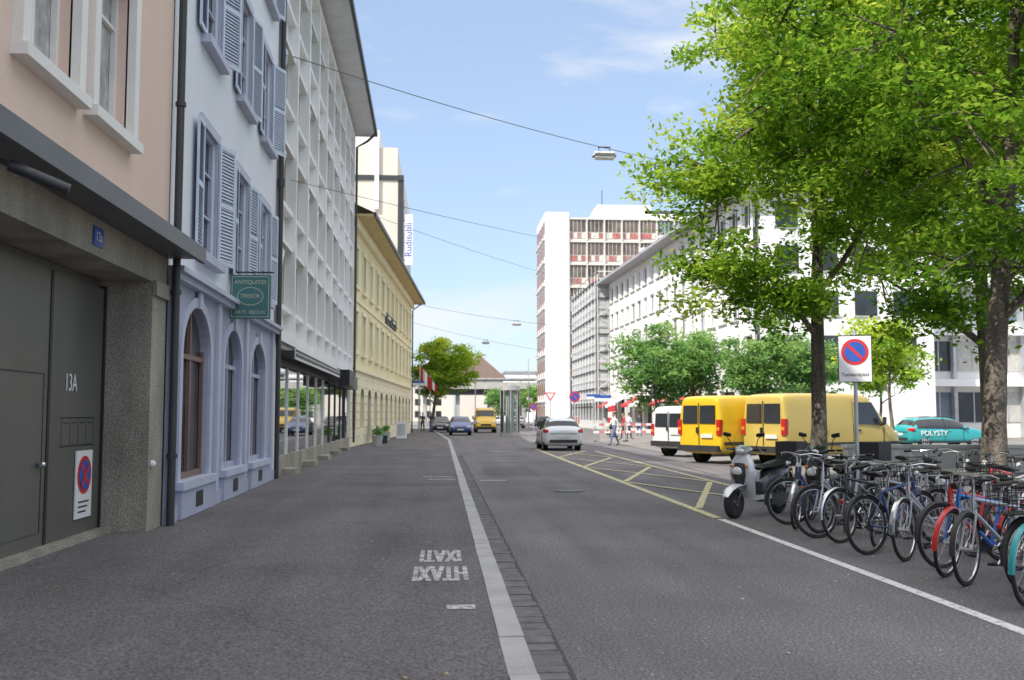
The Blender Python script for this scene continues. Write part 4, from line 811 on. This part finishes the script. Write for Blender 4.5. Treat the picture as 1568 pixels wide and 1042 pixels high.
# ------------------------------------------------------------------ people
def person(name,loc,ang,top,legs,stride=.28,h=1.75,bag=False):
    A=Asm(name,loc,ang); k=h/1.75
    J={'pel':(0,0,.95),'wa':(0,0,1.08),'ch':(.02,0,1.30),'ne':(.02,0,1.46),'hd':(.03,0,1.54)}
    E=[('pel','wa','L'),('wa','ch','T'),('ch','ne','T'),('ne','hd','S')]; Rr={'pel':(.15,.11),'wa':(.135,.10),'ch':(.165,.11),'ne':(.055,.055),'hd':(.05,.05)}
    for s,n in ((1,'l'),(-1,'r')):
        st=stride*s
        J.update({'hp'+n:(0,.09*s,.90),'kn'+n:(st*.55+.04,.09*s,.50),'an'+n:(st-.03,.09*s,.09 if s>0 else .12),'to'+n:(st+.14,.10*s,.04)})
        J.update({'sh'+n:(.01,.18*s,1.40),'el'+n:(-st*.4-.02,.23*s,1.12),'wr'+n:(-st*.7+.06,.24*s,.88)})
        E+=[('pel','hp'+n,'L'),('hp'+n,'kn'+n,'L'),('kn'+n,'an'+n,'L'),('an'+n,'to'+n,'F'),('ch','sh'+n,'T'),('sh'+n,'el'+n,'T'),('el'+n,'wr'+n,'S')]
        Rr.update({'hp'+n:(.095,.095),'kn'+n:(.062,.062),'an'+n:(.042,.042),'to'+n:(.035,.03),'sh'+n:(.06,.06),'el'+n:(.042,.042),'wr'+n:(.028,.028)})
    names=list(J); me=bpy.data.meshes.new('body'); me.from_pydata([tuple(c*k for c in J[n]) for n in names],[(names.index(a),names.index(b)) for a,b,_ in E],[])
    o=bpy.data.objects.new('body',me); scene.collection.objects.link(o); sk=o.modifiers.new('skin','SKIN'); o.modifiers.new('sub','SUBSURF').levels=2
    if not me.skin_vertices: return
    for i,n in enumerate(names): me.skin_vertices[0].data[i].radius=tuple(r*k for r in Rr[n])
    me.skin_vertices[0].data[0].use_root=True
    dg=bpy.context.evaluated_depsgraph_get(); dg.update(); m2=bpy.data.meshes.new_from_object(o.evaluated_get(dg)); bpy.data.objects.remove(o)
    mm={'T':0,'L':1,'S':2,'F':3}; 
    m2.materials.clear()
    for q in (top,legs,'skin','shoe'): m2.materials.append(MATS[q])
    segs=[(Vector(J[a])*k,Vector(J[b])*k,mm[l]) for a,b,l in E]
    for p in m2.polygons:
        c=p.center; best=9;bi=0
        for a,b,l in segs:
            ab=b-a; t=max(0,min(1,(c-a).dot(ab)/ab.length_squared)); d=(c-a-ab*t).length
            if d<best: best=d;bi=l
        p.material_index=bi; p.use_smooth=True
    o=bpy.data.objects.new('body',m2); scene.collection.objects.link(o); o.parent=A.e
    H=A.p('head'); H.ball((.045*k,0,1.635*k),.092*k,.074*k,.118*k,'skin',16,12); H.tube([(.13*k,0,1.65*k),(.152*k,0,1.615*k)],[.008,.015],'skin',6); H.box(.125*k,.137*k,-.022,.022,1.575*k,1.582*k,'sign_red')
    for s in (1,-1): H.ball((.125*k,.03*s,1.645*k),.008,.012,.008,'black',6,4); H.ball((.035*k,.076*s,1.63*k),.02,.01,.03,'skin',8,6)
    A.p('hair').ball((.025*k,0,1.675*k),.098*k,.083*k,.098*k,'hair',14,8)
    for s,n in ((1,'l'),(-1,'r')):
        w=Vector(J['wr'+n])*k; Hh=A.p('hands'); Hh.tube([w,w+Vector((.01,0,-.05)),w+Vector((.02,0,-.10))],[(.022,.025),(.03,.04),(.025,.038)],'skin',8)
        for q in range(4): b0=w+Vector((-.01+q*.017,0,-.095)); Hh.tube([b0,b0+Vector((.004,0,-.04)),b0+Vector((.018,-.004*s,-.065-.006*(q in (1,2))))],[.009,.008,.006],'skin',6)
        Hh.tube([w+Vector((.03,0,-.04)),w+Vector((.055,0,-.07)),w+Vector((.06,0,-.10))],[.011,.01,.007],'skin',6)
    if bag: A.p('shoulder_bag').tube([(-.1,-.22,.98),(.15,-.22,.98)],[(.06,.14),(.06,.14)],'shoe',8)
    A.done(True)
person('walking_man',(9.0,51.6,0),rad(200),'shirt_white','jeans',.30,bag=True)
person('pedestrian',(-1.6,86,.07),rad(-80),'shirt_dark','trouser_dark',.25); person('pedestrian',(-.9,89,.07),rad(-95),'shirt_dark','jeans',.2); person('pedestrian',(11.8,64,0),rad(170),'cloth_red','trouser_dark',.2); person('pedestrian',(12.5,66,0),rad(20),'shirt_white','trouser_dark',.25); person('pedestrian',(14.8,74,0),rad(90),'shirt_dark','jeans',.2)
# ------------------------------------------------------------------ camera, light, sky
cam=bpy.data.cameras.new('camera'); co=bpy.data.objects.new('camera',cam); scene.collection.objects.link(co); co.location=(0,0,1.6); co.rotation_euler=(rad(90+4.31),0,rad(-4.05)); cam.lens=35; cam.sensor_width=36; cam.clip_end=2000; scene.camera=co
cam.dof.use_dof=True; cam.dof.focus_distance=14; cam.dof.aperture_fstop=2.2
SE=46; sd=Vector((-.75,-.66,0)).normalized()*math.cos(rad(SE))+Vector((0,0,math.sin(rad(SE))))
sl=bpy.data.lights.new('sun','SUN'); sl.energy=5; sl.angle=rad(.5); sl.color=(1,.95,.86); so=bpy.data.objects.new('sun',sl); scene.collection.objects.link(so); so.rotation_euler=(-sd).to_track_quat('-Z','Y').to_euler(); so.location=(-20,-20,40)
wd=bpy.data.worlds.new('World'); scene.world=wd; wd.use_nodes=True; N=wd.node_tree.nodes; Lk=wd.node_tree.links; bg=N['Background']; bg.inputs[1].default_value=.15
sk=N.new('ShaderNodeTexSky'); sk.sky_type='NISHITA'; sk.sun_disc=False; sk.sun_elevation=rad(SE); sk.sun_rotation=math.atan2(sd.x,sd.y)%(2*math.pi); sk.air_density=1.; sk.dust_density=1.; sk.ozone_density=1.5
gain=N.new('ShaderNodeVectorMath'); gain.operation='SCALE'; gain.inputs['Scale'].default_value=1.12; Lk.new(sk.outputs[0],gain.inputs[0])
hz=N.new('ShaderNodeMixRGB'); hz.inputs[0].default_value=.34; Lk.new(gain.outputs[0],hz.inputs[1]); hz.inputs[2].default_value=(5.6,7.0,9.4,1)
tc=N.new('ShaderNodeTexCoord'); mp=N.new('ShaderNodeMapping'); mp.inputs['Scale'].default_value=(1,1,3.4); n=N.new('ShaderNodeTexNoise'); n.inputs['Scale'].default_value=3.8; n.inputs['Detail'].default_value=7; n.inputs['Roughness'].default_value=.55; n.inputs['Distortion'].default_value=.3
Lk.new(tc.outputs['Generated'],mp.inputs[0]); Lk.new(mp.outputs[0],n.inputs['Vector']); r=N.new('ShaderNodeMapRange'); r.inputs[1].default_value=.50; r.inputs[2].default_value=.70; r.inputs[3].default_value=0.0; r.inputs[4].default_value=.85; Lk.new(n.outputs[0],r.inputs[0])
mx=N.new('ShaderNodeMixRGB'); Lk.new(r.outputs[0],mx.inputs[0]); Lk.new(hz.outputs[0],mx.inputs[1]); mx.inputs[2].default_value=(6.3,6.5,6.8,1)
# added ambient fill: unseen sky high overhead brightened to lift the shaded street
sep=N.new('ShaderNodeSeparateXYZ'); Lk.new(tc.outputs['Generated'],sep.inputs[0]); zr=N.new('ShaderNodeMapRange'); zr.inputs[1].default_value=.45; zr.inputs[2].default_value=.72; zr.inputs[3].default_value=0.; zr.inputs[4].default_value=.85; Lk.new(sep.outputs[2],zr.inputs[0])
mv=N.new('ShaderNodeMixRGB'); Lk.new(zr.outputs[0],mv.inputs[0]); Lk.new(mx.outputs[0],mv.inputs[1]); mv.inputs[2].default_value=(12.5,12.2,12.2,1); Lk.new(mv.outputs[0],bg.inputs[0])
scene.view_settings.view_transform='Standard'; scene.view_settings.look='None'; scene.view_settings.exposure=0
